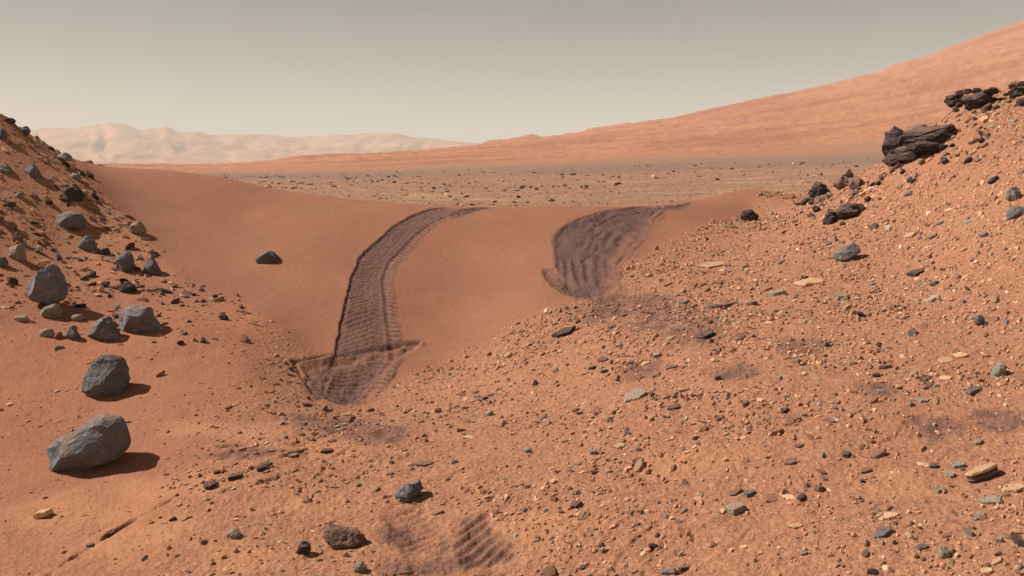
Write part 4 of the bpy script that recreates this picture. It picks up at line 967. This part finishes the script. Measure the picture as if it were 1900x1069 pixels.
MNAME = {'red': 'reddish', 'tan': 'tan', 'ledge': rock_material('ledge_rock', (0.145,0.098,0.080), (0.10,0.070,0.060), 0.30, None, 0.03, 10),
 'brown': 'brown', 'plain': 'grey', 'olive': 'olive', 'dark': 'dark', 'pale': 'pale'}
seen_lab = {}
LU = np.array([l[0] for l in LAND]); LV = np.array([l[1] for l in LAND])
def chip_label(u, v, mt, kind, size, where):
    d = np.hypot(LU-u, (LV-v)*1.3); k = int(np.argmin(d)); du, dv = u-LU[k], v-LV[k]
    if abs(du) > 2.2*abs(dv): side = 'right of' if du > 0 else 'left of'
    elif abs(dv) > 2.2*abs(du): side = 'below' if dv > 0 else 'above'
    else: side = ('below' if dv > 0 else 'above')+' and '+('right' if du > 0 else 'left')+' of'
    return (MNAME[mt], (('flat chip' if kind == 'slab' else 'stone') if where == 'right' else ('hillside chip' if kind == 'slab' else 'hillside stone')), side, LAND[k][2]), d[k]
def singles(name, group, pts, mats, probs, slabp, yaw, cap, cat):
    x, y, z, u, v, s = pts; pxs = s/y*F
    order = np.argsort(-np.where((u > -20) & (u < 1920) & (v < 1075), pxs, 0))[:cap]
    todo = []
    for i in order:
        mt = rng.choice(mats, p=probs); kind = 'slab' if rng.random() < slabp else 'lump'
        key, dist = chip_label(u[i], v[i], mt, kind, pxs[i], 'right' if name == 'stone_chip' else 'left'); todo.append((i, mt, kind, key, dist))
    ranks = {}
    for t in sorted(todo, key=lambda t: t[4]):
        r = ranks.setdefault(t[3], []); r.append(t[0])
    for i, mt, kind, key, dist in todo:
        rk = ranks[key].index(i); cname, shp, side, sh = key
        n = gnormal(x[i], y[i]); a = yaw + rng.normal(0, 0.55) if kind == 'slab' else rng.uniform(0, 6.28)
        R = frame(n, np.array([math.cos(a), math.sin(a), 0.0]))
        t1, t2 = rng.normal(0, 0.30, 2); R = R @ np.array([[1,0,0],[0,math.cos(t1),-math.sin(t1)],[0,math.sin(t1),math.cos(t1)]]) @ np.array([[math.cos(t2),0,math.sin(t2)],[0,1,0],[-math.sin(t2),0,math.cos(t2)]])
        asp = rng.uniform(.32, .75); tk = rng.uniform(.14, .36) if kind == 'slab' else rng.uniform(.5, .8)
        h = s[i]/2; S = np.diag([h*1.25, h*asp*1.1, h*tk])
        o = bpy.data.objects.new(name, proto_mesh(kind, int(rng.integers(0, 7 if kind == 'slab' else 6)), mt)); col.objects.link(o)
        M = Matrix.Identity(4)
        RS = R@S
        for r_ in range(3):
            for c_ in range(3): M[r_][c_] = RS[r_, c_]
        p = np.array([x[i], y[i], z[i]])+n*h*tk*0.35
        M[0][3], M[1][3], M[2][3] = p; o.matrix_world = M
        lab = f"{ORD[min(rk, 9)]}nearest {cname} {shp} {side} the {sh}" if len(ranks[key]) > 1 else f"{cname} {shp} {side} the {sh}"
        tag(o, lab.replace('second nearest', 'second nearest'), cat, group)
    return np.setdiff1d(np.arange(len(x)), order)
PALS = {'red': (0.48,0.235,0.14), 'tan': (0.62,0.37,0.215), 'ledge': rock_material('ledge_rock', (0.145,0.098,0.080), (0.10,0.070,0.060), 0.30, None, 0.03, 10),
 'brown': (0.24,0.14,0.10), 'plain': (0.17,0.145,0.135), 'olive': (0.27,0.23,0.16), 'dark': (0.10,0.07,0.062), 'pale': (0.40,0.31,0.23)}
def gravel_material():
    m, nt, b = new_mat('gravel'); a = N(nt, 'Attribute', attribute_name='tint')
    tc = N(nt, 'TexCoord'); n = noise_node(nt, tc.outputs['Object'], 60, 3, 0.7)
    nt.links.new(mixc(nt, 1.0, a.outputs['Color'], ramp(nt, n, [(0.3, 0.75), (0.7, 1.25)]), 'MULTIPLY'), b.inputs['Base Color'])
    return m
GRAVEL = gravel_material()
def gravel(name, label, cat, x, y, z, s, mats, probs, yaw=0.9, flat=0.45, lift=0.25):
    S, Fc = ico(1); n = len(x); m = len(S)
    K = 24; base = []
    for k in range(K):
        q = S*np.random.default_rng(k).uniform(.6, 1.15, (m, 1)) + np.random.default_rng(k+50).normal(0, .12, S.shape); base.append(q)
    base = np.array(base); idx = rng.integers(0, K, n)
    a = yaw+rng.normal(0, .55, n); asp = rng.uniform(.28, .8, n); tk = flat*rng.uniform(.5, 1.4, n)
    q = base[idx]*np.stack([0.5*s*1.45, 0.5*s*asp*1.1, 0.5*s*tk], 1)[:,None,:]
    e = 0.1; nx = -(gxy(x+e, y)-gxy(x-e, y))/(2*e); ny = -(gxy(x, y+e)-gxy(x, y-e))/(2*e)
    if (y > 15).any(): nx = nx*0; ny = ny*0
    ca, sa = np.cos(a)[:,None], np.sin(a)[:,None]
    X_ = q[:,:,0]*ca-q[:,:,1]*sa; Y_ = q[:,:,0]*sa+q[:,:,1]*ca
    Z_ = q[:,:,2] - nx[:,None]*X_*1.0 - ny[:,None]*Y_*1.0
    P = np.stack([X_+x[:,None], Y_+y[:,None], Z_+(z+0.5*s*tk*lift)[:,None]], 2).reshape(-1, 3)
    fc = (Fc[None]+(np.arange(n)*m)[:,None,None]).reshape(-1, 3)
    ci = rng.choice(len(mats), n, p=probs); c = np.array([PALS[k] for k in mats])[ci]*rng.uniform(.75, 1.2, (n, 1))
    o = mesh_from(name, P, fc, GRAVEL, smooth=False)
    at = o.data.attributes.new('tint', 'FLOAT_COLOR', 'POINT')
    at.data.foreach_set('color', np.repeat(np.hstack([c, np.ones((n, 1))]), m, 0).astype(np.float32).ravel())
    tag(o, label, cat, kind='stuff'); return o
mr, pr = ['red','tan','brown','plain','olive','dark','pale'], [.50,.31,.08,.015,.025,.02,.05]
big_r = scatter(20000, 0.028, 0.11, 4.2, 'right')
rest = singles('stone_chip', 'loose stone chips on the rubble slope', big_r, mr, [.47,.33,.09,.015,.025,.02,.05], 0.90, 0.85, 300, 'stone chip')
mid_r = scatter(112000, 0.011, 0.036, 2.7, 'right')
xr = [np.concatenate([a[rest], b]) for a, b in zip(big_r, mid_r)]
gravel('slope_gravel', 'small angular gravel spread over the right slope and foreground', 'gravel', xr[0], xr[1], xr[2], xr[5], mr, [.56,.17,.18,.015,.02,.03,.025], flat=0.8, lift=0.15)
ml, pl_ = ['red','brown','plain','dark','pale','tan'], [.46,.28,.09,.05,.06,.06]
big_l = scatter(12000, 0.040, 0.13, 3.0, 'left')
rest = singles('slope_stone', 'loose stones on the left slope', big_l, ml, pl_, 0.25, 0.3, 130, 'stone')
mid_l = scatter(24000, 0.014, 0.045, 2.4, 'left')
xl = [np.concatenate([a[rest], b]) for a, b in zip(big_l, mid_l)]
gravel('hillside_gravel', 'small dark gravel scattered over the left slope', 'gravel', xl[0], xl[1], xl[2], xl[5], ml, pl_, yaw=0.3, flat=0.7)
# broken stones trailing along the ridge below the outcrops
def place_single(name, u, v, w, mt, kind, group, cat, used):
    g = hit(u, v); x_, y_ = g[0], g[1]; n = gnormal(x_, y_); a = rng.uniform(0.2, 1.3); R_ = frame(n, np.array([math.cos(a), math.sin(a), 0.0]))
    h = w/F*y_/2; tk = rng.uniform(.3, .6); RS = R_@np.diag([h*1.2, h*rng.uniform(.5, .9), h*tk])
    o = bpy.data.objects.new(name, proto_mesh(kind, int(rng.integers(0, 6)), mt)); col.objects.link(o); M = Matrix.Identity(4)
    for r_ in range(3):
        for c_ in range(3): M[r_][c_] = RS[r_, c_]
        M[r_][3] = (g+n*h*tk*0.3)[r_]
    o.matrix_world = M
    key, dist = chip_label(u, v, mt, kind, w, 'ridge'); used.append((o, key, dist)); o['group'] = group; o['category'] = cat
rl = [(1480,392),(1510,384),(1560,362),(1600,345),(1640,318),(1680,304),(1740,290),(1790,275),(1830,240),(1780,212),(1830,205),(1870,186),(1900,182)]
used = []
for k in range(110):
    i = rng.integers(0, len(rl)-1); t = rng.random(); u = rl[i][0]+(rl[i+1][0]-rl[i][0])*t+rng.normal(0, 8); v = rl[i][1]+(rl[i+1][1]-rl[i][1])*t+abs(rng.normal(0, 16))-3
    if u > 1895: continue
    place_single('ridge_stone', u, v, 5+16*rng.random()**2.2, rng.choice(['dark','brown','red','tan'], p=[.34,.36,.2,.1]), 'slab' if rng.random() < 0.6 else 'lump', 'broken stones along the right ridge', 'stone', used)
rk = {}
for o, key, dist in sorted(used, key=lambda t: t[2]): rk.setdefault(key, []).append(o)
for key, os_ in rk.items():
    for j, o in enumerate(os_):
        cname, shp, side, sh = key; shp = shp.replace('hillside', 'ridge'); o['label'] = f"{ORD[min(j, 9)]}nearest {cname} {shp} {side} the {sh}" if len(os_) > 1 else f"{cname} {shp} {side} the {sh}"
# grit on the smooth sand
def sand_grit():
    n = 9000; y = np.sqrt(rng.uniform(3.6**2, 8.6**2, n)); u = rng.uniform(-60, 760, n); x = (u-U0)/F*y
    d, r_, t, w = masks_at(x, y); k = (d < 0.3) & (w == 0) & (r_ < 0.7) & (rng.random(n) < 0.15+0.8*sstep(0, .5, fbm2(x*1.1, y*1.1, 3, 510)))
    x, y = x[k], y[k]; return x, y, gxy(x, y), 0.007*(1-rng.random(len(x)))**(-0.38)
sx, sy, sz, ss = sand_grit()
gravel('sand_grit', 'sparse fine grit lying on the smooth sand at left', 'grit', sx, sy, sz, np.minimum(ss, 0.04), ml, pl_, flat=0.6)
# stones on the valley floor
n = 10000; y = np.exp(rng.uniform(math.log(26), math.log(170), n)); u = rng.uniform(150, 1750, n); x = (u-U0)/F*y
k = rng.random(n) < 0.3+0.7*sstep(-.3, .4, fbm2(x/9, y/9, 3, 700)); x, y, u = x[k], y[k], u[k]
fc_ = np.clip(np.searchsorted(fu_, u)-1, 0, len(fu_)-2); fr_ = np.clip(np.searchsorted(fy_, y)-1, 0, len(fy_)-2)
z = Zf.reshape(len(fy_), len(fu_))[fr_, fc_]
s = 0.043*(1-rng.random(len(x)))**(-0.5); s = np.minimum(s, 0.35)*np.clip(y/50, 0.6, 2)
gravel('valley_stones', 'dark stones strewn over the valley floor beyond the dune', 'stones', x, y, z, s, ['brown','plain','dark','pale','tan','red'], [.40,.10,.12,.10,.10,.18], flat=0.6)
for k, (u, v, w, mt, lb) in enumerate([(961,367,11,'dark','darkest stone on the valley floor just beyond the dune crest'),(866,366,14,'brown','low brown rock on the valley floor above the left track'),
      (1062,376,9,'plain','small bluish grey stone beyond the crest between the tracks'),(835,366,9,'brown','small reddish stone left of the low brown rock on the valley floor'),
      (1044,330,8,'dark','dark stone far out on the valley floor right of centre'),(1450,338,9,'dark','dark stone on the valley floor left of the broken rock heap'),
      (1455,331,8,'plain','grey stone beside the dark stone near the broken rock heap'),(1245,374,9,'plain','small grey stone just above the right track crest')]):
    yy = np.exp(np.linspace(math.log(20), math.log(170), 500)); zz = base_z((u-U0)/F*yy, yy); vr = V0+(H-zz)/yy*F
    i = int(np.argmax(vr <= v)); yv = yy[i]; q, Fc = lump_mesh(1200+k, 2); sz = w/F*yv/2
    o = mesh_from('valley_stone', q*np.array([sz, sz*0.8, sz*0.55]), Fc, RM[mt], loc=((u-U0)/F*yv, yv, zz[i]+sz*0.25)); tag(o, lb, 'stone', 'stones picked out on the valley floor')


# ------------------------------------------------------------------ dusty air
zlo = min(V[np.abs(V[:,0]) < 3000][:,2].min(), Vf[:,2].min(), RZ.min(), pz.min())-1.0; zhi = max(Vf[:,2].max(), RZ.max(), V[:,2].max())+20
hx = max(np.abs(X).max(), np.abs(Xf).max(), 16000)+500
bv = [(sx*hx, y, z) for z in (zlo, zhi) for y in (-1400, 12000) for sx in (-1, 1)]
bf = [(0,1,3,2),(4,6,7,5),(0,4,5,1),(2,3,7,6),(0,2,6,4),(1,5,7,3)]
hz = mesh_from('haze', bv, [q[::-1] for q in bf], None, smooth=False)
hm = bpy.data.materials.new('haze'); hm.use_nodes = True; hm.node_tree.nodes.clear()
ho = hm.node_tree.nodes.new('ShaderNodeOutputMaterial'); hv = hm.node_tree.nodes.new('ShaderNodeVolumePrincipled')
hv.inputs['Color'].default_value = (0.93, 0.98, 0.90, 1); hv.inputs['Density'].default_value = 0.00025; hv.inputs['Anisotropy'].default_value = 0.0
hm.node_tree.links.new(hv.outputs[0], ho.inputs['Volume'])
hz.data.materials.append(hm); tag(hz, 'thin pale dusty air over the whole valley', 'haze', kind='stuff')
